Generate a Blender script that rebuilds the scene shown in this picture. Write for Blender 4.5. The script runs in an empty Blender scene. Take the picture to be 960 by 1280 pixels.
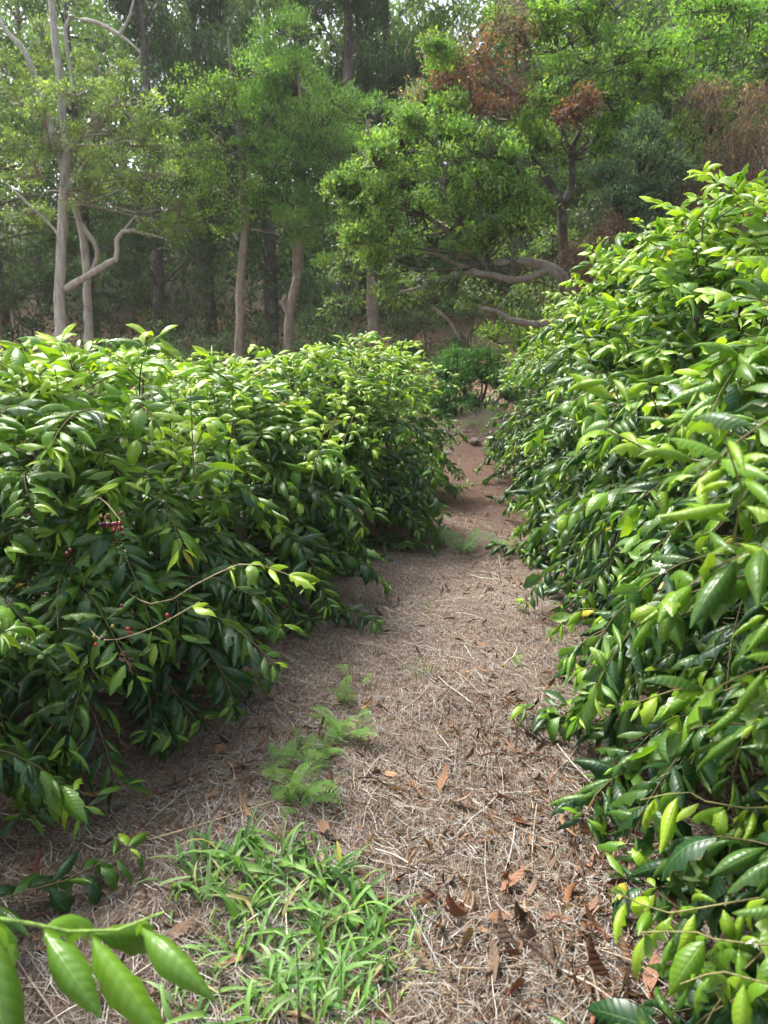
import bpy, math
import numpy as np
from mathutils import Vector, Matrix, Euler
R = math.radians
HAZE = True
rng = np.random.default_rng(11)
scene = bpy.context.scene

# ------------------------------------------------------------------ camera
CAM_Z, PITCH, YAW = 1.6, R(13.3), R(7.0)
cd = bpy.data.cameras.new('camera'); cam = bpy.data.objects.new('camera', cd)
scene.collection.objects.link(cam); scene.camera = cam
cam.location = (0, 0, CAM_Z); cam.rotation_euler = (R(90) - PITCH, 0, YAW)
cd.sensor_fit = 'VERTICAL'; cd.sensor_height = 36; cd.lens = 24.96
cd.clip_start = 0.05; cd.clip_end = 2000
cd.dof.use_dof = True; cd.dof.focus_distance = 3.4; cd.dof.aperture_fstop = 4.0
FPX = 887.0
RC = np.array(Euler(cam.rotation_euler).to_matrix())
CP = np.array([0, 0, CAM_Z])

def at(px, py, Y):
    """the place seen at a pixel of the photograph, Y metres up the path"""
    d = RC @ np.array([(px - 480) / FPX, (640 - py) / FPX, -1.0])
    return CP + d * (Y / d[1])

def project(P):
    q = (np.asarray(P) - CP) @ RC
    dep = -q[..., 2]
    dd = np.where(dep > 0.05, dep, 0.05)
    return 480 + FPX * q[..., 0] / dd, 640 - FPX * q[..., 1] / dd, dep

# ------------------------------------------------------------------ sky and sun
SUN_EL, SUN_AZ = R(58), R(-52)      # azimuth measured from +Y towards +X: high, ahead and to the left
world = bpy.data.worlds.new('World'); scene.world = world; world.use_nodes = True
wn, wl = world.node_tree.nodes, world.node_tree.links
for n in list(wn): wn.remove(n)
sky = wn.new('ShaderNodeTexSky'); sky.sky_type = 'NISHITA'; sky.sun_disc = False
sky.sun_elevation = SUN_EL; sky.sun_rotation = SUN_AZ
sky.air_density = 1.0; sky.dust_density = 4.0; sky.ozone_density = 1.0
hs = wn.new('ShaderNodeHueSaturation'); hs.inputs['Saturation'].default_value = 0.55
bg = wn.new('ShaderNodeBackground'); bg.inputs['Strength'].default_value = 0.15
wo = wn.new('ShaderNodeOutputWorld')
wl.new(sky.outputs[0], hs.inputs['Color']); wl.new(hs.outputs[0], bg.inputs['Color']); wl.new(bg.outputs[0], wo.inputs['Surface'])
sd = bpy.data.lights.new('sun', 'SUN'); sun = bpy.data.objects.new('sun', sd); scene.collection.objects.link(sun)
sd.energy = 2.0; sd.angle = R(16); sd.color = (1.0, 0.97, 0.92)
sv = Vector((math.sin(SUN_AZ) * math.cos(SUN_EL), math.cos(SUN_AZ) * math.cos(SUN_EL), math.sin(SUN_EL)))
sun.rotation_euler = sv.to_track_quat('Z', 'Y').to_euler()
sun.location = (0, 0, 30)
scene.view_settings.view_transform = 'Standard'; scene.view_settings.look = 'None'
scene.view_settings.exposure = 1.75; scene.view_settings.gamma = 1.0
scene.cycles.max_bounces = 6; scene.cycles.diffuse_bounces = 4; scene.cycles.glossy_bounces = 2
scene.cycles.transmission_bounces = 3; scene.cycles.volume_bounces = 1; scene.cycles.transparent_max_bounces = 4
scene.cycles.caustics_reflective = False; scene.cycles.caustics_refractive = False
scene.cycles.use_denoising = True

# ------------------------------------------------------------------ materials
def newmat(name):
    m = bpy.data.materials.new(name); m.use_nodes = True
    nt = m.node_tree; nt.nodes.clear()
    return m, nt.nodes, nt.links

def math_(n, l, op, a, b=None, c=None, clamp=False):
    k = n.new('ShaderNodeMath'); k.operation = op; k.use_clamp = clamp
    for i, v in enumerate((a, b, c)):
        if v is None: continue
        if isinstance(v, (int, float)): k.inputs[i].default_value = v
        else: l.new(v, k.inputs[i])
    return k.outputs[0]

def mix_(n, l, f, a, b, mode='MIX'):
    k = n.new('ShaderNodeMix'); k.data_type = 'RGBA'; k.blend_type = mode
    for s, v in ((k.inputs[0], f), (k.inputs[6], a), (k.inputs[7], b)):
        if isinstance(v, (int, float)): s.default_value = v
        elif isinstance(v, tuple): s.default_value = (*v, 1)
        else: l.new(v, s)
    return k.outputs[2]

def noise_(n, l, scale, detail=4, rough=0.6, vec=None, obj=False):
    k = n.new('ShaderNodeTexNoise'); k.inputs['Scale'].default_value = scale
    k.inputs['Detail'].default_value = detail; k.inputs['Roughness'].default_value = rough
    if vec is None:
        g = n.new('ShaderNodeNewGeometry'); l.new(g.outputs['Position'], k.inputs['Vector'])
    else: l.new(vec, k.inputs['Vector'])
    return k.outputs['Fac']

def leaf_material(name, gloss=0.35, spec=0.5, transl=0.3, veins=9.0, pale=(0.24, 0.36, 0.13), palef=0.5, bump=0.5, var=0.35):
    m, n, l = newmat(name)
    tint = n.new('ShaderNodeAttribute'); tint.attribute_name = 'tint'
    col = tint.outputs['Color']
    uv = n.new('ShaderNodeAttribute'); uv.attribute_name = 'luv'
    sp = n.new('ShaderNodeSeparateXYZ'); l.new(uv.outputs['Vector'], sp.inputs[0])
    au = math_(n, l, 'ABSOLUTE', sp.outputs[0])
    oi = n.new('ShaderNodeObjectInfo')
    bri = math_(n, l, 'MULTIPLY_ADD', oi.outputs['Random'], var, 1 - var / 2)
    hsv = n.new('ShaderNodeHueSaturation'); l.new(col, hsv.inputs['Color']); l.new(bri, hsv.inputs['Value'])
    col = hsv.outputs[0]
    nz = noise_(n, l, 45.0, 3)
    col = mix_(n, l, math_(n, l, 'MULTIPLY', nz, 0.5), col, mix_(n, l, 0.5, col, (0.5, 0.5, 0.5), 'MULTIPLY'))
    if veins:
        nb = noise_(n, l, 130.0, 2); sb = n.new('ShaderNodeMapRange'); sb.inputs[1].default_value = 0.68; sb.inputs[2].default_value = 0.74; l.new(nb, sb.inputs[0])
        ed = math_(n, l, 'MULTIPLY', math_(n, l, 'GREATER_THAN', au, 0.86), math_(n, l, 'GREATER_THAN', noise_(n, l, 22.0, 2), 0.60))
        col = mix_(n, l, math_(n, l, 'MULTIPLY', math_(n, l, 'MAXIMUM', sb.outputs[0], ed), 0.65), col, (0.16, 0.10, 0.03))
    geo = n.new('ShaderNodeNewGeometry')
    h = None
    if veins:
        mid = math_(n, l, 'SUBTRACT', 1.0, math_(n, l, 'MULTIPLY', au, 11.0), clamp=True)
        ph = math_(n, l, 'MULTIPLY', math_(n, l, 'SUBTRACT', sp.outputs[1], math_(n, l, 'MULTIPLY', au, 0.13)), veins * 6.2832)
        sn = math_(n, l, 'SINE', ph)
        lat = math_(n, l, 'POWER', math_(n, l, 'MULTIPLY_ADD', sn, 0.5, 0.5), 8.0)
        vm = math_(n, l, 'MAXIMUM', math_(n, l, 'MULTIPLY', mid, 0.75), math_(n, l, 'MULTIPLY', lat, 0.28))
        col = mix_(n, l, vm, col, mix_(n, l, 0.5, mix_(n, l, 1.0, col, (1.9, 1.7, 1.8), 'MULTIPLY'), (0.16, 0.26, 0.06)))
        h = math_(n, l, 'SUBTRACT', math_(n, l, 'MULTIPLY', sn, -0.5), math_(n, l, 'MULTIPLY', mid, 1.6))
    back = mix_(n, l, palef, col, pale)
    colf = mix_(n, l, geo.outputs['Backfacing'], col, back)
    pb = n.new('ShaderNodeBsdfPrincipled'); l.new(colf, pb.inputs['Base Color'])
    rf = math_(n, l, 'MULTIPLY_ADD', geo.outputs['Backfacing'], 0.25, gloss)
    l.new(math_(n, l, 'MULTIPLY_ADD', nz, 0.12, rf), pb.inputs['Roughness'])
    pb.inputs['Specular IOR Level'].default_value = spec
    if h is not None and bump:
        b = n.new('ShaderNodeBump'); b.inputs['Strength'].default_value = bump; b.inputs['Distance'].default_value = 0.0012
        l.new(h, b.inputs['Height']); l.new(b.outputs[0], pb.inputs['Normal'])
    tr = n.new('ShaderNodeBsdfTranslucent'); l.new(mix_(n, l, 1.0, col, (1.7, 1.75, 0.7), 'MULTIPLY'), tr.inputs['Color'])
    ms = n.new('ShaderNodeMixShader'); ms.inputs[0].default_value = transl
    l.new(pb.outputs[0], ms.inputs[1]); l.new(tr.outputs[0], ms.inputs[2])
    o = n.new('ShaderNodeOutputMaterial'); l.new(ms.outputs[0], o.inputs[0])
    return m

def tint_material(name, rough=0.8, var=0.3, nscale=30.0, spec=0.3, bump=0.0, stretch=None, dark=(0.3, 0.28, 0.25)):
    m, n, l = newmat(name)
    tint = n.new('ShaderNodeAttribute'); tint.attribute_name = 'tint'
    g = n.new('ShaderNodeNewGeometry'); vec = g.outputs['Position']
    if stretch:
        mp = n.new('ShaderNodeMapping'); mp.inputs['Scale'].default_value = stretch; l.new(vec, mp.inputs[0]); vec = mp.outputs[0]
    nz = noise_(n, l, nscale, 6, 0.65, vec)
    oi = n.new('ShaderNodeObjectInfo')
    bri = math_(n, l, 'MULTIPLY_ADD', oi.outputs['Random'], var, 1 - var / 2)
    hsv = n.new('ShaderNodeHueSaturation'); l.new(tint.outputs['Color'], hsv.inputs['Color']); l.new(bri, hsv.inputs['Value'])
    k = n.new('ShaderNodeMapRange'); k.inputs[1].default_value = 0.4; k.inputs[2].default_value = 0.72; l.new(nz, k.inputs[0])
    col = mix_(n, l, k.outputs[0], hsv.outputs[0], mix_(n, l, 1.0, hsv.outputs[0], dark, 'MULTIPLY'))
    if bump:
        n2 = noise_(n, l, 2.3, 5, 0.7); k2 = n.new('ShaderNodeMapRange'); k2.inputs[1].default_value = 0.5; k2.inputs[2].default_value = 0.62; l.new(n2, k2.inputs[0])
        col = mix_(n, l, math_(n, l, 'MULTIPLY', k2.outputs[0], 0.45), col, (0.30, 0.31, 0.26))
    pb = n.new('ShaderNodeBsdfPrincipled'); l.new(col, pb.inputs['Base Color'])
    pb.inputs['Roughness'].default_value = rough; pb.inputs['Specular IOR Level'].default_value = spec
    if bump:
        b = n.new('ShaderNodeBump'); b.inputs['Strength'].default_value = 0.8; b.inputs['Distance'].default_value = bump
        l.new(nz, b.inputs['Height']); l.new(b.outputs[0], pb.inputs['Normal'])
    o = n.new('ShaderNodeOutputMaterial'); l.new(pb.outputs[0], o.inputs[0])
    return m

M = {}
M['coffee'] = leaf_material('coffee_leaf', gloss=0.27, spec=0.5, transl=0.30, veins=10.0, bump=0.4)
M['grass'] = leaf_material('grass_blade', gloss=0.42, spec=0.35, transl=0.35, veins=0, palef=0.25)
M['fern'] = leaf_material('fern_frond', gloss=0.6, spec=0.2, transl=0.35, veins=0, palef=0.2)
M['tree_leaf'] = leaf_material('tree_foliage', gloss=0.5, spec=0.35, transl=0.35, veins=0, palef=0.3, pale=(0.2, 0.27, 0.14))
M['dead_leaf'] = leaf_material('dead_leaf', gloss=0.6, spec=0.25, transl=0.1, veins=8, pale=(0.4, 0.27, 0.18), palef=0.3, bump=0.9, var=0.7)
M['straw'] = tint_material('dry_straw', 0.75, 0.2, 60.0)
M['bark'] = tint_material('bark', 0.85, 0.1, 14.0, bump=0.035, stretch=(1, 1, 0.22), dark=(0.42, 0.40, 0.36))
M['twig'] = tint_material('twig_bark', 0.8, 0.1, 90.0)
M['cherry'] = tint_material('coffee_cherry', 0.25, 0.1, 60.0, spec=0.6, dark=(0.6, 0.4, 0.4))
M['petal'] = tint_material('flower_petal', 0.6, 0.05, 60.0, dark=(0.9, 0.9, 0.85))
M['stone'] = tint_material('earth_stone', 0.95, 0.2, 14.0, bump=0.02)

def soil_material():
    m, n, l = newmat('soil')
    g = n.new('ShaderNodeNewGeometry'); P = g.outputs['Position']
    a = noise_(n, l, 3.0, 6, 0.7); b = noise_(n, l, 60.0, 8, 0.8); c = noise_(n, l, 0.7, 3)
    r1 = n.new('ShaderNodeValToRGB'); l.new(b, r1.inputs[0])
    e = r1.color_ramp.elements; e[0].position = 0.3; e[0].color = (0.05, 0.034, 0.025, 1); e[1].position = 0.72; e[1].color = (0.34, 0.26, 0.19, 1)
    x = e.new(0.5); x.color = (0.15, 0.10, 0.07, 1)
    col = mix_(n, l, math_(n, l, 'MULTIPLY', a, 0.5), r1.outputs[0], (0.17, 0.10, 0.07))
    sep = n.new('ShaderNodeSeparateXYZ'); l.new(P, sep.inputs[0])
    far = n.new('ShaderNodeMapRange'); far.inputs[1].default_value = 11; far.inputs[2].default_value = 16; l.new(sep.outputs[1], far.inputs[0])
    col = mix_(n, l, far.outputs[0], col, mix_(n, l, b, (0.27, 0.14, 0.10), (0.50, 0.31, 0.22)))  # far bank soil colour lifted to stand for sunlight on it
    hill = n.new('ShaderNodeMapRange'); hill.inputs[1].default_value = 26; hill.inputs[2].default_value = 36; l.new(sep.outputs[1], hill.inputs[0])
    col = mix_(n, l, hill.outputs[0], col, mix_(n, l, c, (0.03, 0.045, 0.02), (0.07, 0.06, 0.035)))
    fib = None
    for k, an in enumerate((0.2, 0.9, 1.7, 2.6)):
        mp = n.new('ShaderNodeMapping'); mp.inputs['Rotation'].default_value = (0, 0, an); mp.inputs['Location'].default_value = (k * 3.7, k, 0); mp.inputs['Scale'].default_value = (330, 22, 22)
        l.new(P, mp.inputs[0]); q = n.new('ShaderNodeTexNoise'); q.inputs['Scale'].default_value = 1.0; q.inputs['Detail'].default_value = 2; q.inputs['Distortion'].default_value = 0.6; l.new(mp.outputs[0], q.inputs['Vector'])
        mr = n.new('ShaderNodeMapRange'); mr.inputs[1].default_value = 0.60; mr.inputs[2].default_value = 0.70; l.new(q.outputs['Fac'], mr.inputs[0])
        fib = mr.outputs[0] if fib is None else math_(n, l, 'MAXIMUM', fib, mr.outputs[0])
    sx = math_(n, l, 'ABSOLUTE', math_(n, l, 'ADD', sep.outputs[0], 0.12))
    pm = n.new('ShaderNodeMapRange'); pm.inputs[1].default_value = 0.75; pm.inputs[2].default_value = 1.5; pm.inputs[3].default_value = 0.85; pm.inputs[4].default_value = 0.35; l.new(sx, pm.inputs[0])
    fy = n.new('ShaderNodeMapRange'); fy.inputs[1].default_value = 4.8; fy.inputs[2].default_value = 7.0; fy.inputs[3].default_value = 1; fy.inputs[4].default_value = 0.25; l.new(sep.outputs[1], fy.inputs[0])
    ff = math_(n, l, 'MULTIPLY', math_(n, l, 'MULTIPLY', fib, pm.outputs[0]), fy.outputs[0])
    col = mix_(n, l, ff, col, mix_(n, l, c, (0.48, 0.43, 0.36), (0.58, 0.55, 0.49)))
    dp = n.new('ShaderNodeMapRange'); dp.inputs[1].default_value = 0.48; dp.inputs[2].default_value = 0.66; l.new(noise_(n, l, 2.6, 6, 0.75), dp.inputs[0])
    col = mix_(n, l, math_(n, l, 'MULTIPLY', dp.outputs[0], 0.6), col, mix_(n, l, b, (0.05, 0.032, 0.024), (0.16, 0.11, 0.08)))
    # darker reddish earth where the path climbs
    red_band = n.new('ShaderNodeMapRange'); red_band.inputs[1].default_value = 4.6; red_band.inputs[2].default_value = 7.2; red_band.inputs[3].default_value = 0; red_band.inputs[4].default_value = 0.85; l.new(sep.outputs[1], red_band.inputs[0])
    red_end = n.new('ShaderNodeMapRange'); red_end.inputs[1].default_value = 11.0; red_end.inputs[2].default_value = 11.8; red_end.inputs[3].default_value = 1; red_end.inputs[4].default_value = 0; l.new(sep.outputs[1], red_end.inputs[0])
    col = mix_(n, l, math_(n, l, 'MULTIPLY', red_band.outputs[0], red_end.outputs[0]), col, mix_(n, l, b, (0.04, 0.023, 0.017), (0.16, 0.095, 0.068)))
    pb = n.new('ShaderNodeBsdfPrincipled'); l.new(col, pb.inputs['Base Color']); pb.inputs['Roughness'].default_value = 0.95
    pb.inputs['Specular IOR Level'].default_value = 0.15
    bp = n.new('ShaderNodeBump'); bp.inputs['Strength'].default_value = 1.0; bp.inputs['Distance'].default_value = 0.02
    l.new(b, bp.inputs['Height']); l.new(bp.outputs[0], pb.inputs['Normal'])
    o = n.new('ShaderNodeOutputMaterial'); l.new(pb.outputs[0], o.inputs[0])
    return m
M['soil'] = soil_material()

# ------------------------------------------------------------------ mesh helpers
class Geo:
    def __init__(s): s.V = []; s.F = []; s.T = []; s.U = []; s.n = 0
    def add(s, V, F, tint, luv=None):
        V = np.asarray(V, float); k = len(V)
        if k == 0: return
        s.V.append(V); s.F.append(np.asarray(F, int) + s.n)
        t = np.asarray(tint, float)
        s.T.append(np.broadcast_to(t, (k, 3)) if t.ndim < 2 else t)
        s.U.append(np.zeros((k, 3)) if luv is None else np.asarray(luv, float))
        s.n += k
    def mesh(s, name, mat, smooth=True, origin=(0, 0, 0)):
        V = np.concatenate(s.V) - np.asarray(origin, float)
        F = np.concatenate(s.F); T = np.concatenate(s.T); U = np.concatenate(s.U)
        me = bpy.data.meshes.new(name)
        me.vertices.add(len(V)); me.vertices.foreach_set('co', V.ravel().astype(np.float32))
        me.loops.add(F.size); me.loops.foreach_set('vertex_index', F.ravel().astype(np.int32))
        me.polygons.add(len(F)); me.polygons.foreach_set('loop_start', (np.arange(len(F)) * 4).astype(np.int32))
        me.polygons.foreach_set('use_smooth', np.full(len(F), smooth))
        me.update(calc_edges=True)
        a = me.attributes.new('tint', 'FLOAT_COLOR', 'POINT')
        a.data.foreach_set('color', np.concatenate([T, np.ones((len(T), 1))], 1).ravel().astype(np.float32))
        a = me.attributes.new('luv', 'FLOAT_VECTOR', 'POINT'); a.data.foreach_set('vector', U.ravel().astype(np.float32))
        me.materials.append(mat)
        return me
    def build(s, name, mat, parent=None, smooth=True, kind=None, origin=(0, 0, 0)):
        if not s.V: return None
        o = bpy.data.objects.new(name, s.mesh(name, mat, smooth, origin))
        scene.collection.objects.link(o)
        if parent is not None: o.parent = parent
        if kind: o['kind'] = kind
        return o

def tag(o, label=None, cat=None, group=None, kind=None):
    if label: o['label'] = label
    if cat: o['category'] = cat
    if group: o['group'] = group
    if kind: o['kind'] = kind
    return o

def thing(name, label, cat, loc, group=None):
    o = bpy.data.objects.new(name, None); scene.collection.objects.link(o)
    o.location = tuple(float(v) for v in loc); o.empty_display_size = 0.1
    return tag(o, label, cat, group)

def smooth_path(P, n):
    P = np.asarray(P, float)
    if len(P) < 3: return P[0] + (P[-1] - P[0]) * np.linspace(0, 1, n)[:, None]
    t = np.r_[0, np.cumsum(np.linalg.norm(np.diff(P, axis=0), axis=1))]; t /= t[-1]
    Q = np.vstack([2 * P[0] - P[1], P, 2 * P[-1] - P[-2]])
    out = []
    for u in np.linspace(0, 1, n):
        i = min(max(np.searchsorted(t, u, 'right') - 1, 0), len(P) - 2)
        f = (u - t[i]) / max(t[i + 1] - t[i], 1e-9)
        a, b, c, d = Q[i], Q[i + 1], Q[i + 2], Q[i + 3]
        out.append(0.5 * (2 * b + (c - a) * f + (2 * a - 5 * b + 4 * c - d) * f * f + (3 * b - a - 3 * c + d) * f ** 3))
    return np.array(out)

def tube(geo, P, r, sides=6, tint=(0.2, 0.15, 0.1), rough=0.0):
    P = np.asarray(P, float); n = len(P)
    r = np.broadcast_to(np.asarray(r, float), (n,)) if np.ndim(r) else np.full(n, r)
    T = np.gradient(P, axis=0); T /= np.linalg.norm(T, axis=1)[:, None] + 1e-9
    ref = np.array([1.0, 0, 0]) if abs(T[0][0]) < 0.8 else np.array([0, 1.0, 0])
    A = np.cross(T, ref); A /= np.linalg.norm(A, axis=1)[:, None] + 1e-9
    B = np.cross(T, A)
    an = np.arange(sides) * 2 * np.pi / sides
    rr = r[:, None] * (1 + rough * rng.normal(size=(n, sides))) if rough else np.repeat(r[:, None], sides, 1)
    V = P[:, None] + rr[..., None] * (np.cos(an)[None, :, None] * A[:, None] + np.sin(an)[None, :, None] * B[:, None])
    V = V.reshape(-1, 3)
    i = np.arange(n - 1)[:, None] * sides; j = np.arange(sides)[None]; k = (j + 1) % sides
    F = np.stack([i + j, i + k, i + k + sides, i + j + sides], -1).reshape(-1, 4)
    geo.add(V, F, tint)

def batch_lines(geo, A, B, r, tint, sag=0.0, mid=None):
    """many thin three-sided twigs from A to B with a bent middle"""
    A = np.asarray(A, float); B = np.asarray(B, float); n = len(A)
    if n == 0: return
    Mi = (A + B) / 2 + (rng.normal(size=(n, 3)) * 0.08 * np.linalg.norm(B - A, axis=1)[:, None] if mid is None else mid)
    Mi[:, 2] += sag * np.linalg.norm(B - A, axis=1)
    D = B - A; D /= np.linalg.norm(D, axis=1)[:, None] + 1e-9
    ref = np.where(np.abs(D[:, :1]) < 0.8, np.array([[1.0, 0, 0]]), np.array([[0, 1.0, 0]]))
    X = np.cross(D, ref); X /= np.linalg.norm(X, axis=1)[:, None] + 1e-9
    Y = np.cross(D, X)
    r = np.broadcast_to(np.asarray(r, float), (n,))
    V = []
    for P, k in ((A, 1.0), (Mi, 0.75), (B, 0.35)):
        for a in (0, 2.094, 4.189):
            V.append(P + (r * k)[:, None] * (math.cos(a) * X + math.sin(a) * Y))
    V = np.stack(V, 1)
    f = []
    for s in (0, 3):
        for j in range(3):
            f.append([s + j, s + (j + 1) % 3, s + 3 + (j + 1) % 3, s + 3 + j])
    F = (np.arange(n)[:, None, None] * 9 + np.array(f)[None]).reshape(-1, 4)
    t = np.asarray(tint, float); t = np.repeat(t, 9, 0) if t.ndim == 2 else t
    geo.add(V.reshape(-1, 3), F, t)

def leaf_grid(arch, fold, wave, rows, cols, twist=0.0, ratio=0.4, ph=0.0, side=0.0, up0=0.0):
    """unit leaf along +Y, upper face +Z: (verts, faces, luv)"""
    v = np.linspace(0, 1, rows); th = up0 - arch * v ** 1.2
    ds = np.diff(v, prepend=0)
    y = np.cumsum(np.cos(th) * ds); z = np.cumsum(np.sin(th) * ds)
    w = ratio / 2 * np.clip(np.sin(np.pi * np.clip(v * 0.98 + 0.01, 0, 1) ** 0.92), 0, 1) ** 0.85 * (1.10 - 0.36 * v)
    w = np.where(v < 0.04, 0.012, np.maximum(w, 0.006))
    u = np.linspace(-1, 1, cols)
    U, Vv = np.meshgrid(u, v); Wd = w[:, None]
    fa = fold * np.abs(U)
    X = Wd * U * np.cos(fa * 0.8)
    Zl = -Wd * np.abs(U) * np.sin(fa) + wave * np.sin(Vv * 2 * np.pi * 3.5 + ph + (U > 0) * 1.3) * np.abs(U) ** 2 * Wd
    tw = twist * Vv
    X, Zl = X * np.cos(tw) - Zl * np.sin(tw), X * np.sin(tw) + Zl * np.cos(tw)
    Y = y[:, None] - Zl * np.sin(th)[:, None] * 1.0
    Z = z[:, None] + Zl * np.cos(th)[:, None]
    X = X + side * Vv ** 2 * 0.3
    V = np.stack([X, Y, Z], -1).reshape(-1, 3)
    i = np.arange(rows - 1)[:, None] * cols; j = np.arange(cols - 1)[None]
    F = np.stack([i + j, i + j + 1, i + j + cols + 1, i + j + cols], -1).reshape(-1, 4)
    L = np.stack([U, Vv, np.zeros_like(U)], -1).reshape(-1, 3)
    return V, F, L

def frames(D, N):
    D = D / (np.linalg.norm(D, axis=1)[:, None] + 1e-9)
    N = N - D * np.sum(D * N, 1)[:, None]; N /= np.linalg.norm(N, axis=1)[:, None] + 1e-9
    X = np.cross(D, N)
    return np.stack([X, D, N], -1)          # columns

def place(geo, proto, Rm, S, P, tint):
    V, F, L = proto; n, m = len(P), len(V)
    if n == 0: return
    W = np.einsum('nij,mj->nmi', Rm, V) * np.asarray(S)[:, None, None] + P[:, None]
    FF = (np.arange(n)[:, None, None] * m + F[None]).reshape(-1, 4)
    geo.add(W.reshape(-1, 3), FF, np.repeat(tint, m, 0), np.tile(L, (n, 1)))

def unit(v): return v / (np.linalg.norm(v, axis=-1, keepdims=True) + 1e-9)

# ------------------------------------------------------------------ terrain
KY = np.array([-40, 8.3, 9.6, 11.2, 14, 18, 23, 30, 45, 70, 120, 400.0])
KZ = np.array([0, 0, 0.06, 0.36, 0.5, 0.85, 1.7, 3.4, 8.5, 19, 32, 40.0])
def ground_z(x, y):
    x = np.asarray(x, float); y = np.asarray(y, float)
    z = np.interp(y, KY, KZ)
    s = np.clip((x + 8) / 9, 0, 1); s = s * s * (3 - 2 * s)
    f = 0.72 + 0.28 * s + 0.5 * np.clip((x - 2) / 12, 0, 1.5)
    f = np.where(y > 11, f, 1.0 + (f - 1.0) * np.clip((y - 9) / 2, 0, 1))
    near = np.exp(-((y - 4) / 9) ** 2)
    u = 0.016 * (np.sin(x * 5.1 + 1.3 * np.sin(y * 2.3)) + np.sin(y * 4.3 + 1.7 * np.sin(x * 3.1))) \
        + 0.006 * (np.sin(x * 17 + 2 * np.sin(y * 9)) * np.sin(y * 15 + 2 * np.sin(x * 11)))
    bank = 0.06 * np.sin(x * 3.3 + y * 2) * np.exp(-((y - 10.3) / 0.9) ** 2) + 0.03 * np.sin(x * 11 + 3 * np.sin(y * 7)) * np.exp(-((y - 10.3) / 1.0) ** 2)
    und = 0.5 * np.sin(x * 0.13 + 1) * np.sin(y * 0.11) * np.clip((y - 25) / 20, 0, 1)
    edge = 0.05 * np.clip((np.abs(x + 0.15) - 0.9) / 0.8, 0, 1) * near
    return z * f + u * near + bank + und + edge

def build_ground():
    def axis(parts):
        out = []
        for a, b, n in parts: out.append(np.linspace(a, b, n, endpoint=False))
        return np.r_[tuple(out) + ([parts[-1][1]],)]
    xs = axis([(-90, -60, 4), (-60, -12, 24), (-12, -3, 45), (-3, 3.4, 100), (3.4, 12, 40), (12, 60, 24), (60, 90, 4)])
    ys = axis([(-20, 0, 8), (0, 6, 95), (6, 12, 60), (12, 30, 60), (30, 80, 40), (80, 130, 12)])
    X, Y = np.meshgrid(xs, ys)
    V = np.stack([X, Y, ground_z(X, Y)], -1).reshape(-1, 3)
    n = len(xs); i = np.arange(len(ys) - 1)[:, None] * n; j = np.arange(n - 1)[None]
    F = np.stack([i + j, i + j + 1, i + j + n + 1, i + j + n], -1).reshape(-1, 4)
    g = Geo(); g.add(V, F, (0.2, 0.14, 0.1))
    g.build('ground', M['soil'], kind='structure')
build_ground()

# ------------------------------------------------------------------ coffee bushes
YOUNG_LIT = np.array([0.33, 0.47, 0.028]); MID = np.array([0.125, 0.25, 0.018]); DARK = np.array([0.020, 0.066, 0.020])
NV = 14
HI, LO, HIM = [], [], {}
for k in range(NV):
    a = rng.uniform(1.0, 2.7) if k > 4 else rng.uniform(0.6, 1.3); f = rng.uniform(0.3, 1.7); w = rng.uniform(0.2, 0.5)
    tw = rng.uniform(-0.5, 0.5); ra = rng.uniform(0.36, 0.47); ph = rng.uniform(0, 6); sd_ = rng.uniform(-0.5, 0.5)
    up = rng.uniform(0.2, 0.9)
    HI.append(leaf_grid(a, f, w, 8, 5, tw, ra, ph, sd_, up)); LO.append(leaf_grid(a, f, w, 5, 3, tw, ra, ph, sd_, up))
TLEV = 7                       # dark mature to yellow-green young leaves, low shade and top light painted in
def age_light_tint(a, jit):
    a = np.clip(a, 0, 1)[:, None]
    c = np.where(a < 0.5, DARK + (MID - DARK) * a * 2, MID + (YOUNG_LIT - MID) * (a - 0.5) * 2)
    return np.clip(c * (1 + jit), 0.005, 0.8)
def hi_mesh(k, t):
    if (k, t) not in HIM:
        g = Geo(); V, F, L = HI[k]
        g.add(V, F, age_light_tint(np.array([t / (TLEV - 1)]), 0)[0], L)
        HIM[(k, t)] = g.mesh('leaf', M['coffee'])
    return HIM[(k, t)]

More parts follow.
